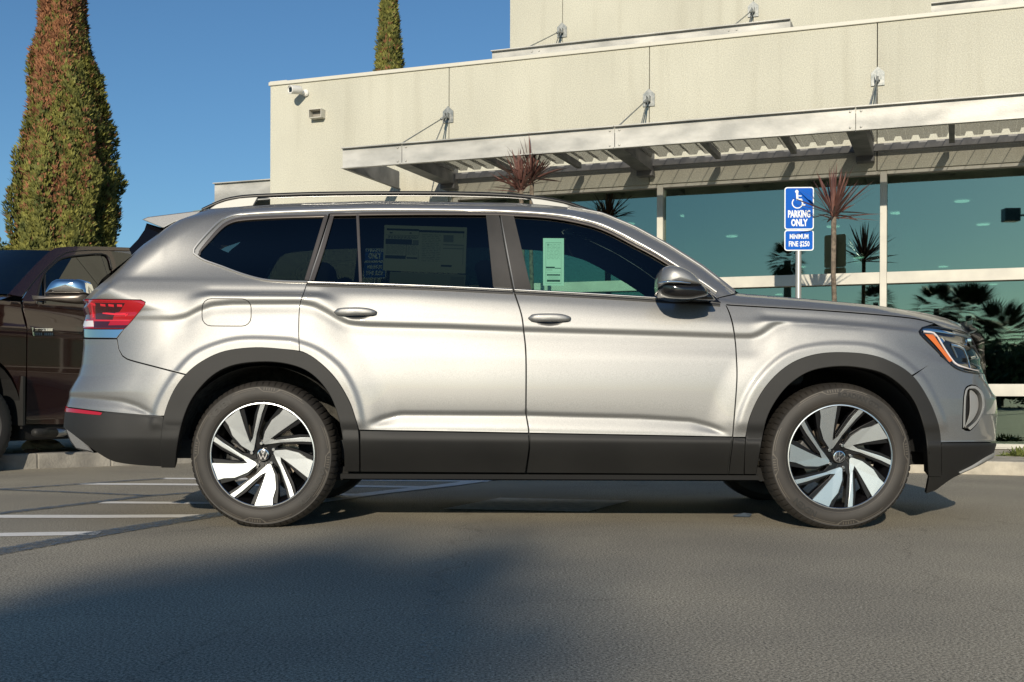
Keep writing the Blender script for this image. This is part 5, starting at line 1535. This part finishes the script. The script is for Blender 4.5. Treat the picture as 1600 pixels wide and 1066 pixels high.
# columnar cypress
M['cyp'] = leafmat('cypress_foliage', (.070, .085, .018), (.26, .25, .055), .75, 5)
M['cypdead'] = leafmat('dead_cypress_foliage', (.16, .065, .03), (.38, .17, .08), .8, 6)
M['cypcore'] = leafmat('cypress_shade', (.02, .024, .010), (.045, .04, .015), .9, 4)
def cypress(name, axis_px, D, left, right, ztop, n, label, dead=True, seed=1, size=1.0):
    g_ = np.random.default_rng(seed)
    ax = at(axis_px, 300, D).x
    rt = empty(name, (ax, D, 0)); setp(rt, label, 'tree', 'columnar cypress trees')
    zl = np.array([at(a, b, D).z for a, b in left][::-1]); rl = np.array([ax - at(a, b, D).x for a, b in left][::-1])
    zr = np.array([at(a, b, D).z for a, b in right][::-1]); rrr = np.array([at(a, b, D).x - ax for a, b in right][::-1])
    zmax_t = max(zl.max(), zr.max())
    def rad(z, ang):
        cl = np.interp(z, zl, rl); cr_ = np.interp(z, zr, rrr)
        k = (np.cos(ang) + 1) / 2
        r = cl * (1 - k) + cr_ * k
        top_ = np.clip((ztop - z) / max(.1, ztop - zmax_t), 0, 1); r = np.where(z > zmax_t, r * top_**.7, r)
        r = np.where(z < 1.0, r * (.75 + .25 * z), r)
        lob = .060 * np.sin(ang * 7 + 2.1 * np.sin(z * .9) + z * .5) + .045 * np.sin(ang * 13 + z * 2.3 + 1.7 * np.sin(z * 2.1)) + .03 * np.sin(ang * 5 + z * 5.1)
        return r * .93 * (1 + lob * 1.7)
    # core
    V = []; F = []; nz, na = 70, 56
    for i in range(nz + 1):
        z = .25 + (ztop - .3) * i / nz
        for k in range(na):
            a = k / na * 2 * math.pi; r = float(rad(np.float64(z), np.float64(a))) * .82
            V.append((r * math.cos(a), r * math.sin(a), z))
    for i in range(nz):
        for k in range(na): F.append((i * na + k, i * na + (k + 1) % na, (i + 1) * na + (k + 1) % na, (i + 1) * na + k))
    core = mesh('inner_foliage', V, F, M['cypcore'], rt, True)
    tk = MB(); tk.tube([(0, 0, -.1), (0, 0, 1.5)], [.22, .18], 14); tk.build('trunk', M['bark'], rt, True)
    # sprigs
    z = .3 + (ztop - .35) * g_.random(n)**1.05; a = g_.random(n) * 2 * math.pi
    r = rad(z, a) * (.93 - .16 * g_.random(n)**1.6)
    c = np.stack([r * np.cos(a), r * np.sin(a), z], 1)
    out = np.stack([np.cos(a), np.sin(a), 0 * a], 1)
    up = np.array([0, 0, 1.0]) + out * g_.uniform(.05, .75, (n, 1)) + g_.normal(0, .22, (n, 3)); up /= np.linalg.norm(up, axis=1, keepdims=True)
    sd = np.cross(up, g_.normal(0, 1, (n, 3))); sd /= np.linalg.norm(sd, axis=1, keepdims=True)
    h = g_.uniform(.05, .12, (n, 1)) * size; w_ = g_.uniform(.010, .022, (n, 1)) * size
    # each sprig: 3 small leaf-blades in a fan
    Vs = []; idx = []
    for s, tw in ((0, 0), (1, .55), (2, -.55)):
        uu = up + sd * tw; uu /= np.linalg.norm(uu, axis=1, keepdims=True)
        nn_ = np.cross(uu, out + .3 * g_.normal(0, 1, (n, 3))); nn_ /= (np.linalg.norm(nn_, axis=1, keepdims=True) + 1e-9)
        q = np.stack([c, c + uu * h * .5 + nn_ * w_, c + uu * h, c + uu * h * .5 - nn_ * w_], 1)
        Vs.append(q)
    Vv = np.concatenate(Vs, 0).reshape(-1, 3); nf = len(Vv) // 4
    me = bpy.data.meshes.new('foliage'); me.vertices.add(len(Vv)); me.vertices.foreach_set('co', Vv.ravel())
    me.loops.add(nf * 4); me.loops.foreach_set('vertex_index', np.arange(nf * 4, dtype=np.int32)); me.polygons.add(nf)
    me.polygons.foreach_set('loop_start', np.arange(0, nf * 4, 4, dtype=np.int32)); me.update(calc_edges=True)
    o = link('foliage', me, [M['cyp'], M['cypdead']], rt, False)
    if dead:
        th = np.arctan2(c[:, 1], c[:, 0])
        # dead patches on the street side: centre line wanders with height
        xx = c[:, 0]
        m1 = 1.15 * np.exp(-((xx + .16 - .12 * np.sin(c[:, 2] * .9)) / (.36 + .05 * np.maximum(0, c[:, 2] - 5)))**2) * (1 / (1 + np.exp(-(c[:, 2] - 5.9) * 2.2)))
        m2 = .85 * np.exp(-((xx - .18) / .16)**2 - ((c[:, 2] - 4.45) / .7)**2) + .5 * np.exp(-((xx - .62) / .13)**2 - ((c[:, 2] - 5.1) / .8)**2) + .5 * np.exp(-((xx + .5) / .13)**2 - ((c[:, 2] - 4.6) / .6)**2)
        pr = np.clip(m1 * .9 + m2 * .8, 0, .9) + .03
        nz_ = .5 + .5 * np.sin(c[:, 0] * 23 + c[:, 2] * 7) * np.sin(c[:, 2] * 13 + c[:, 0] * 9)
        dd = (g_.random(n) < pr * (.55 + .7 * nz_)).astype(np.int32)
    else: dd = (g_.random(n) < .06).astype(np.int32)
    me.polygons.foreach_set('material_index', np.concatenate([dd] * 3))
    return rt
Lf = [(60, -10), (56, 60), (44, 100), (43, 160), (41, 235), (26, 250), (23, 290), (18, 340), (15, 388), (12, 560)]
Rf = [(126, -10), (129, 60), (141, 105), (156, 130), (163, 170), (174, 200), (179, 215), (173, 260), (184, 276), (195, 290), (186, 312), (183, 340), (181, 388), (178, 560)]
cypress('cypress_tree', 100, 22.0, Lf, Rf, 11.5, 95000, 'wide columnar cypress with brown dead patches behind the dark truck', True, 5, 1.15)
Lf2 = [(594, -5), (589, 40), (586, 80), (583, 115), (578, 300)]; Rf2 = [(612, -5), (619, 40), (624, 80), (627, 115), (632, 300)]
cypress('cypress_tree', 605, 34.0, Lf2, Rf2, 13.6, 20000, 'slim dark cypress top rising behind the showroom roof', False, 9, 1.5)
# ------------------------------------------------------------------ broad-leaved trees and palms (behind the viewer, mirrored in the glass, and far away)
M['leaf'] = leafmat('tree_leaf', (.03, .05, .015), (.09, .11, .03), .6, 2)
def blob_tree(x, y, h, cx, cz, n, label, seed, group='trees across the road', leaf=.12, trunk=.12, hole=.0):
    g_ = np.random.default_rng(seed)
    rt = empty('leafy_tree', (x, y, 0)); setp(rt, label, 'tree', group)
    tk = MB(); tk.tube([(0, 0, -.1), (.03, 0, h * .5), (0, 0, h)], [trunk, trunk * .8, trunk * .4], 10)
    for k in range(5):
        a = k * 1.3; tk.tube([(0, 0, h * .7), (cx * .3 * math.cos(a), cx * .3 * math.sin(a), h * .9), (cx * .65 * math.cos(a), cx * .65 * math.sin(a), h + cz * .2)], [trunk * .4, trunk * .25, trunk * .1], 6)
    tk.build('trunk', M['bark'], rt, True)
    K = 14
    cc = g_.normal(0, 1, (K, 3)); cc /= np.linalg.norm(cc, axis=1, keepdims=True); cc *= g_.uniform(.3, .75, (K, 1)); cc *= (cx, cx, cz)
    w_ = g_.integers(0, K, n)
    p = g_.normal(0, 1, (n, 3)); p /= np.linalg.norm(p, axis=1, keepdims=True); p *= (g_.random((n, 1))**.4) * np.array([cx, cx, cz]) * .42
    far = g_.random((n, 1)) < .16; c = (cc[w_] + p) * np.where(far, 1.45, 1.0) + (0, 0, h)
    a = g_.normal(0, 1, (n, 3)); a /= np.linalg.norm(a, axis=1, keepdims=True); b = np.cross(a, g_.normal(0, 1, (n, 3))); b /= np.linalg.norm(b, axis=1, keepdims=True)
    s = g_.uniform(.5, 1, (n, 1)) * leaf
    q = np.stack([c - a * s, c + b * s * .45, c + a * s, c - b * s * .45], 1).reshape(-1, 3)
    me = bpy.data.meshes.new('crown'); me.vertices.add(len(q)); me.vertices.foreach_set('co', q.ravel()); me.loops.add(n * 4)
    me.loops.foreach_set('vertex_index', np.arange(n * 4, dtype=np.int32)); me.polygons.add(n); me.polygons.foreach_set('loop_start', np.arange(0, n * 4, 4, dtype=np.int32)); me.update(calc_edges=True)
    link('crown', me, M['leaf'], rt, False)
def mirror_pt(px, py, L_):
    """a point seen mirrored in the glass at a photo pixel, L_ metres along the sight line"""
    v = at(px, py, 1.0) - Vector((0, 0, CAMZ)); o = Vector((0, 0, CAMZ))
    n = Fn; d0 = (P0 + Fn * VG)
    t = (d0 - o).dot(n) / v.dot(n); h = o + v * t; r = v - 2 * v.dot(n) * n
    return h + r * (L_ - t)
blob_tree(-7.45, -35.4, 13.5, .92, .80, 4200, 'tall slim street tree behind the viewer', 3, 'trees across the road', .13, .10)
for i, (px, L_, h, cx) in enumerate(((1235, 70, 4.2, 2.4), (1330, 66, 4.6, 2.2), (1560, 62, 3.6, 3.0), (1610, 66, 3.8, 3.0), (1420, 74, 2.6, 3.0))):
    p = mirror_pt(px, 560, L_); blob_tree(p.x, p.y, h * .5, cx, h * .42, 5200, ['bushy tree reflected left of the sign', 'bushy tree reflected behind the cordyline', 'wide tree reflected at the right window', 'wide tree reflected at the far right edge', 'low tree reflected under the transom'][i], 20 + i, leaf=.25)
M['palm'] = leafmat('palm_frond', (.02, .035, .012), (.06, .075, .025), .6, 2)
def palm(px, py, L_, Rr, label, seed):
    rr = random.Random(seed); p = mirror_pt(px, py, L_); h = p.z
    rt = empty('palm_tree', (p.x, p.y, 0)); setp(rt, label, 'palm tree', 'palms across the road')
    tk = MB(); tk.tube([(0, 0, -.1), (.08, 0, h * .5), (0, 0, h)], [.26, .2, .17], 10); tk.build('trunk', M['bark'], rt, True)
    V = []; F = []
    for i in range(80):
        az = rr.uniform(0, 6.28); el = R(rr.uniform(-50, 75)); d = Vector((math.cos(el) * math.cos(az), math.cos(el) * math.sin(az), math.sin(el)))
        c = Vector((0, 0, h)) + d * Rr * .55
        for k in range(21):
            t = R(-80 + 8 * k); side = d.cross(Vector((0, 0, 1))).normalized()
            dd = d * math.cos(t) + side * math.sin(t)
            blade_strip(V, F, c, dd, Vector((0, 0, 1)), Rr * .55, Rr * .030, Rr * .10, 2)
    mesh('fronds', V, F, M['palm'], rt, False)
for i, (px, py, L_, Rr) in enumerate(((1462, 478, 74, 1.8), (1514, 490, 72, 2.4), (1560, 522, 70, 2.5), (1368, 470, 76, 1.4), (1228, 405, 60, 1.1))):
    palm(px, py, L_, Rr, ['left palm of the three mirrored in the lower window', 'middle palm of the three mirrored in the lower window', 'right palm of the three mirrored in the lower window', 'palm mirrored beside the window mullion', 'palm mirrored beside the sign post'][i], 40 + i)
# lamp post mirrored in the upper right pane
p = mirror_pt(1578, 330, 72)
lp = empty('street_lamp', (p.x, p.y, 0)); setp(lp, 'dark box headed lot lamp on a tall pole across the road', 'street lamp')
d_ = (mirror_pt(1640, 330, 72) - mirror_pt(1578, 330, 72)); d_.z = 0; d_.normalize()
q = MB(); q.tube([tuple(d_ * 4 + Vector((0, 0, -.1))), tuple(d_ * 4 + Vector((0, 0, p.z + .2)))], .12, 10); q.build('pole', M['galvdark'], lp, True)
q = MB(); q.tube([tuple(d_ * 4 + Vector((0, 0, p.z))), tuple(Vector((0, 0, p.z)))], .07, 8); q.build('arm', M['galvdark'], lp, True)
q = MB(); q.box((0, 0, p.z), (.45, .35, .42), rz=math.atan2(d_.y, d_.x)); q.build('lamp_head', M['gloss_black'], lp, bevel=.05)
# far trees at the left horizon
for i, (px, D) in enumerate(((2, 52), (9, 55), (-14, 50))):
    p = at(px, 500, D); blob_tree(p.x, p.y, CAMZ + (HOR - 392) * D / FPX - .5, 1.1, .7, 2500, ['hazy far tree at the left edge beside the cypress', 'second far tree between the left edge and the cypress', 'third far tree at the left edge'][i], 60 + i, 'far trees at the left edge', .16, .15)

# ------------------------------------------------------------------ planter island with kerb, rocks
def island():
    a = gnd(-20, 741); b = gnd(60, 737.5); c = gnd(175, 732.5)
    d = (c - b).normalized(); e = c + d * 9
    inn = Vector((-d.y, d.x, 0))
    V = []; 
    k = MB()
    pts = [a, b, c, e]
    for i in range(3):
        p, q = pts[i], pts[i + 1]
        k.hull8([p + Vector((0, 0, -.05)), q + Vector((0, 0, -.05)), q + inn * .16 + Vector((0, 0, -.05)), p + inn * .16 + Vector((0, 0, -.05)),
                 p + inn * .01 + Vector((0, 0, .14)), q + inn * .01 + Vector((0, 0, .14)), q + inn * .16 + Vector((0, 0, .14)), p + inn * .16 + Vector((0, 0, .14))])
    o = k.build('kerb', M['concdark'], bevel=.015); setp(o, kind='structure')
    f = [p + inn * .165 for p in pts]; g2 = [p + inn * 6 for p in pts]
    m_ = mesh('planter_soil', [(v.x, v.y, .12) for v in f + g2[::-1]], [tuple(range(8))], noisy('dry_soil', (.24, .20, .14), (.50, .44, .32), 14, .95, bump=1, bscale=60)); setp(m_, kind='structure')
    return inn
inn_ = island()
blue = [gnd(x, y) for x, y in ((205, 731.5), (255, 731.5))]
rr_ = random.Random(5)
def rock(px, py, D, sx, sz, seed, label, mat):
    rr = random.Random(seed); p = at(px, py, D); V = []; F = []
    bm = bmesh.new(); bmesh.ops.create_icosphere(bm, subdivisions=2, radius=1)
    for v in bm.verts:
        k = 1 + .25 * math.sin(v.co.x * 3 + seed) * math.cos(v.co.z * 4 + seed) + rr.uniform(-.07, .07)
        v.co = Vector((v.co.x * sx * k, v.co.y * sx * .8 * k, max(-.3, v.co.z) * sz * k))
    me = bpy.data.meshes.new('rock'); bm.to_mesh(me); bm.free()
    o = link('rock', me, mat, None, False); o.location = (p.x, D, .12 + sz * .3); setp(o, label, 'rock', 'rocks behind the kerb under the truck')
M['rock'] = noisy('sandstone', (.42, .36, .24), (.66, .58, .42), 8, .9, bump=.8, bscale=25)
M['rock2'] = noisy('red_pebble', (.22, .12, .08), (.36, .22, .15), 12, .9, bump=.5)
rock(47, 709, 11.15, .05, .03, 1, 'round reddish stone on the left behind the kerb', M['rock2'])
rock(56, 709, 11.3, .035, .025, 2, 'small tan stone right of the reddish stone', M['rock2'])
rock(66, 703, 11.75, .20, .085, 3, 'large flat pale boulder behind the kerb', M['rock'])
rock(80, 703, 12.2, .10, .07, 4, 'pale stone at the right end of the flat boulder', M['rock'])

# scrap of paper on the ground
p = gnd(1158, 806)
o = mesh('paper_scrap', [(p.x - .04, p.y, .005), (p.x + .05, p.y - .02, .005), (p.x + .08, p.y + .06, .014), (p.x + .03, p.y + .04, .022), (p.x - .03, p.y + .05, .008)], [(0, 1, 3, 4), (1, 2, 3)], simple('bluish_paper', (.09, .12, .16), .7)); setp(o, 'crumpled bluish paper scrap on the asphalt by the front tyre', 'litter')

# ------------------------------------------------------------------ dark pickup truck behind
TW = Vector((-4.55, 10.0, 0)); Tb = Vector((.431, .902, 0)).normalized(); To = Vector((Tb.y, -Tb.x, 0))
TR = empty('pickup_truck', TW, math.atan2(Tb.y, Tb.x)); setp(TR, 'dark brown pickup truck with chrome mirror, parked behind the silver car', 'truck')
M['brown'] = simple('brown_metallic', (.028, .008, .006), .16, .2, 1.0)
M['tglass'] = glassmat('truck_glass', (.006, .010, .013), .08)
BZ = 1.50
def tt(s, z):
    s = np.asarray(s, float); z = np.asarray(z, float)
    return .02 + np.where(z > BZ, .05 + (z - BZ) * .42, .05 * sst((z - 1.22) / .28)) + .045 * sst((.95 - z) / .5) - .012 * np.exp(-((z - 1.26) / .035)**2) + .35 * np.clip((-.55 - s) / .6, 0, 1)**2
def tsurf(U, V, off=0.0):
    U = np.asarray(U, float); V = np.asarray(V, float); e = .004
    t = tt(U, V); gx = (tt(U + e, V) - tt(U - e, V)) / (2 * e); gz = (tt(U, V + e) - tt(U, V - e)) / (2 * e)
    N_ = np.stack([gx, -np.ones_like(gx), gz], -1); N_ /= np.linalg.norm(N_, axis=-1, keepdims=True)
    return np.stack([U, t, V], -1) + N_ * off, N_
def t2sz(px, py):
    x, y = lev(px, py); a = (x - 800) / FPX; s, z = 1.0, 1.2
    for _ in range(12):
        t = float(tt(s, z)); b = TW - To * t
        s = (a * b.y - b.x) / (Tb.x - a * Tb.y); D = b.y + s * Tb.y; z = CAMZ - (y - HOR) * D / FPX
    return (s, z)
def tp(name, pts, mat, off=0, px=True, holes=(), **k):
    P = [t2sz(*q) for q in cr(pts, 5, True)] if px else cr(pts, 5, True)
    H = [[t2sz(*q) for q in cr(h, 5, True)] for h in holes]
    return panel(name, P, mat, H, off, surf=tsurf, parent=TR, origin=(0, 0, 0), raw=True, step=(.05, .03), **k)
tip = lambda px, py: t2sz(px, py)
sA = tip(42, 520)[0]; sB = tip(180, 520)[0]
ghole = [(68, 433, 1), (80, 420), (96, 408.5), (130, 403), (164, 403, 1), (173, 425), (178, 480, 1), (56, 480, 1), (60, 452)]
ztopdoor = tip(100, 397)[1]
# door with window
dpx = [(41, 668, 1), (42, 600), (42, 520), (37, 495), (35, 470, 1), (52, 445), (75, 420), (95, 404), (110, 398.5), (140, 396), (172, 396, 1), (181, 425), (186, 500), (187, 668, 1)]
tp('front_door', dpx, M['brown'], holes=[ghole])
tp('door_glass', ghole, M['tglass'], off=-.012, gap=-.003)
arch = [(.50 * math.cos(R(a)), .42 + .60 * math.sin(R(a))) for a in range(2, 180, 8)]
tp('fender', [(-.98, .62, 1), (-.52, .50, 1)] + arch[::-1] + [(.50, .48, 1), (sA, .48, 1), (sA, 1.2), (sA - .02, BZ + .01, 1), (-.2, 1.49), (-.75, 1.42), (-.98, 1.3, 1)], M['brown'], px=False)
sz1 = tip(12, 465); sz2 = tip(78, 396.5)
tp('windscreen_pillar', [(12, 465, 1), (30, 445), (55, 418), (78, 396.5), (95, 391), (130, 389.5), (170, 390), (205, 391, 1), (205, 395.5), (172, 395.5, 1), (140, 395), (110, 397.5), (95, 403), (75, 419), (52, 444), (34, 469, 1)], M['brown'], gap=.001)
rs_ = lambda s0, s1, z0, z1: [(s0, z0, 1), (s1, z0, 1), (s1, z1, 1), (s0, z1, 1)]
s_r = tip(187, 500)[0]; zr_ = tip(205, 390)[1]
tp('rear_door', rs_(s_r, s_r + .95, .5, BZ), M['brown'], px=False)
s_q = tip(206, 391)[0]
tp('rear_door_glass', rs_(s_r, s_r + .95, BZ, tip(187, 396)[1] - .01), M['tglass'], px=False, off=-.01, depth=.003)
tp('cab_side', rs_(s_q, s_r + 1.0 + .4, zr_ - .08, zr_ - .005), M['brown'], px=False)
tp('bed_side', rs_(s_r + 1.05, s_r + 2.7, .55, 1.45), M['brown'], px=False)
tp('rear_pillar', rs_(s_r + .95, s_r + 1.1, BZ, zr_), M['brown'], px=False)
def tbox(name, s0, s1, y0, y1, z0, z1, mat, bevel=.02):
    mb = MB(); mb.box(((s0 + s1) / 2, (y0 + y1) / 2, (z0 + z1) / 2), ((s1 - s0) / 2, (y1 - y0) / 2, (z1 - z0) / 2)); return mb.build(name, mat, TR, bevel=bevel)
TWd = 2.02
yr = float(tt(1.5, zr_))
# roof, windscreen, hood, front
def quadstrip(name, rows, mat, m=12, crown=.04, smooth=True):
    V = []; F = []
    for (s, z, y, cr2) in rows:
        for j in range(m + 1):
            u = -1 + 2 * j / m; hw = TWd / 2 - y
            V.append((s - cr2 * (1 - u * u), TWd / 2 + u * hw, z + crown * (1 - u * u)))
    for i in range(len(rows) - 1):
        for j in range(m): a = i * (m + 1) + j; F.append((a, a + 1, a + m + 2, a + m + 1))
    mb = MB(); mb.add(V, F); return mb.build(name, mat, TR, smooth)
q0 = tip(78, 396.5); q1 = tip(130, 388); q2 = tip(12, 465)
quadstrip('roof', [(q0[0], q0[1], float(tt(*q0)), .12), (q1[0], q1[1] - .012, float(tt(*q1)) + .03, .05), (tip(205, 391)[0], tip(205, 391)[1] - .012, yr + .03, 0), (s_r + 1.3, zr_ - .015, yr + .03, 0)], M['brown'], crown=.0)
quadstrip('windscreen', [(q2[0], q2[1], float(tt(*q2)), .22), (q0[0], q0[1], float(tt(*q0)), .12)], M['tglass'], crown=.02)
quadstrip('hood', [(q2[0] + .05, q2[1] - .01, float(tt(*q2)), .22), (q2[0] - .15, 1.49, .1, .2), (-.6, 1.44, .12, .15), (-1.0, 1.30, .3, .1)], M['brown'], crown=.02)
tbox('grille', -1.12, -.98, .25, TWd - .25, .75, 1.28, M['chrome']); tbox('front_bumper', -1.18, -.95, .12, TWd - .12, .45, .72, M['chrome'], .05)
tbox('chassis', -.9, s_r + 2.7, .5, TWd - .5, .24, .62, M['dark']); tbox('rocker', .52, s_r + 1.4, .09, .5, .26, .52, M['dark']); tbox('cab_floor', .5, s_r + 1.0, .10, TWd - .1, .52, 1.0, M['dark'])
tbox('cab_back', s_r + 1.02, s_r + 1.10, .15, TWd - .15, .6, BZ, M['brown']); tbox('rear_screen', s_r + 1.04, s_r + 1.06, .30, TWd - .30, BZ, zr_ - .06, M['tglass']); tbox('tailgate', s_r + 2.66, s_r + 2.72, .06, TWd - .06, .6, 1.42, M['brown'])
tbox('truck_seat', 1.15, 1.45, .25, TWd - .25, 1.0, 1.72, M['inter'], .06); tbox('dashboard', .35, .75, .12, TWd - .12, 1.15, 1.50, M['inter'], .05)
# far side of the cab
fs_ = MB(); fs_.box(((-.6 + s_r + 2.7) / 2, TWd - .05, 1.05), ((s_r + 3.3) / 2, .03, .42)); fs_.build('far_body_side', M['brown'], TR)
fs_ = MB(); fs_.tube([(q2[0], TWd - .1, q2[1]), (q0[0], TWd - float(tt(*q0)), q0[1] - .03), (s_r + 1.1, TWd - yr, zr_ - .03)], .05, 8); fs_.build('far_pillar', M['brown'], TR, True)
# window seal, quarter divider, badge, mirror, step
def tq(px, py, off=.0):
    s, z = t2sz(px, py); p, _ = tsurf(s, z, off); return tuple(p)
sl_ = MB(); sl_.tube([tq(*q, .002) for q in cr([(56, 480), (61, 452), (68, 433), (80, 420), (96, 408.5), (130, 403), (164, 403), (173, 425)], 4)], .008, 6); sl_.build('window_seal', M['seal'], TR, True)
sl_ = MB(); sl_.tube([tq(68.5, 433, .003), tq(69.5, 478, .003)], .008, 6); sl_.build('quarter_divider', M['seal'], TR, True)
sl_ = MB(); sl_.tube([tq(*q, .0) for q in cr([(34, 468), (52, 444.5), (75, 419.5), (95, 403.5), (110, 398), (140, 395.6)], 4)], .005, 6); sl_.build('door_gap', M['seal'], TR, True)
bg = MB()
def bq(x0, y0, x1, y1, off): 
    bg.add([tq(x0, y1, off), tq(x1, y1, off), tq(x1, y0, off), tq(x0, y0, off)], [(0, 1, 2, 3)])
bb_ = MB(); bb_.add([tq(48, 529.5, .006), tq(83, 529.5, .006), tq(82, 518.5, .006), tq(51.5, 518.5, .006)], [(0, 1, 2, 3)]); bo = bb_.build('badge', M['seal'], TR)
bg.add([tq(50.5, 530, .008), tq(52.5, 530, .008), tq(50.5, 517, .008), tq(47.8, 517, .008)], [(0, 1, 2, 3)])
for x in range(10): bq(53.5 + x * 2.75, 519, 55.6 + x * 2.75, 522.2, .008)
for x in (0, 1, 2, 3, 5, 6, 7, 8, 9): bq(53.8 + x * 2.8, 524.6, 55.4 + x * 2.8, 528.6, .009)
bq(53, 518.6, 81, 519.2, .0085)
bo2 = bg.build('badge_lettering', M['chrome'], TR); bo2.parent = bo
def tdome(name, pts, Dd, depth, mat, back, par=None, **k):
    o = dome(name, pts, Dd, depth, mat, None, back, **k)
    Mi = (Matrix.Translation(TW) @ Matrix.Rotation(math.atan2(Tb.y, Tb.x), 4, 'Z')).inverted() @ Matrix.Translation((0, 6.995, 0))
    o.data.transform(Mi); o.parent = par or TR; return o
tm = tdome('mirror_cap', [(70, 464.5, 1), (75, 454), (82, 445), (89, 441.5), (112, 441), (128, 442), (136, 448), (141, 464, 1)], 10.25, .10, M['chrome'], .10)
tdome('mirror_housing', [(49, 467, 1), (66, 467.5), (100, 465.5), (141, 464.5, 1), (138, 472), (125, 478), (90, 476.5), (66, 473.5), (51, 474, 1)], 10.27, .07, M['trim'], .12, tm)
st_ = MB()
def tw3(px, py, D): p = at(px, py, D); m_ = (Matrix.Translation(TW) @ Matrix.Rotation(math.atan2(Tb.y, Tb.x), 4, 'Z')).inverted(); return m_ @ p
a = tw3(55, 681, 10.3); b = tw3(85, 681, 10.75); c = tw3(150, 681, 11.9)
st_.tube([a, b], [.035, .042], 14); s1_ = st_.build('step_end', M['clad'], TR, True)
st_ = MB(); st_.tube([b, c], .038, 14); st_.build('side_step', M['satin'], TR, True)
# truck wheels
def twheel(s):
    r0 = empty('wheel', (s, .02, .40), 0, TR)
    mb = MB(); V = []; F = []; n = 180
    prof = [(.23, .03), (.25, .005), (.30, -.005), (.355, .01), (.375, .02), (.392, .045), (.40, .08), (.40, .22), (.385, .27), (.30, .29)]
    for i in range(n):
        a = i / n * 6.28318
        for k, (r, y) in enumerate(prof):
            d = -.010 if (k in (4, 5, 6) and i % 4 == 0) else 0
            V.append(((r + d) * math.cos(a), y, (r + d) * math.sin(a)))
    K = len(prof)
    for i in range(n):
        for k in range(K - 1): F.append((i * K + k, i * K + k + 1, ((i + 1) % n) * K + k + 1, ((i + 1) % n) * K + k))
    mb.add(V, F); mb.build('tyre', simple('truck_rubber', (.02, .02, .02), .7) if 'trub' not in M else M['trub'], r0, True, auto=35)
    mb = MB(); 
    Rx = Matrix.Rotation(R(90), 4, 'X')
    mb.lathe([(0, -.03), (.06, -.03), (.07, -.05), (.20, -.06), (.235, -.02), (.24, -.06), (.24, -.25)], 40, Rx); mb.build('rim', M['satin'], r0, True, auto=30)
twheel(0); twheel(3.70)
r_ = empty('wheel', (0, 0, 0), 0, TR); bpy.data.objects.remove(r_)
mf = MB(); mf.box((.47, .12, .62), (.012, .12, .22)); mf.build('mud_flap', M['clad'], TR)
wl = MB(); V = []; F = []
for i in range(17):
    a = R(-5 + 190 * i / 16)
    V += [(.49 * math.cos(a), .04, .42 + .58 * math.sin(a)), (.49 * math.cos(a), .5, .42 + .58 * math.sin(a))]
for i in range(16): F.append((2 * i, 2 * i + 1, 2 * i + 3, 2 * i + 2))
F.append(tuple(2 * i + 1 for i in range(17))); wl.add(V, F); wl.build('wheel_well', M['dark'], TR)
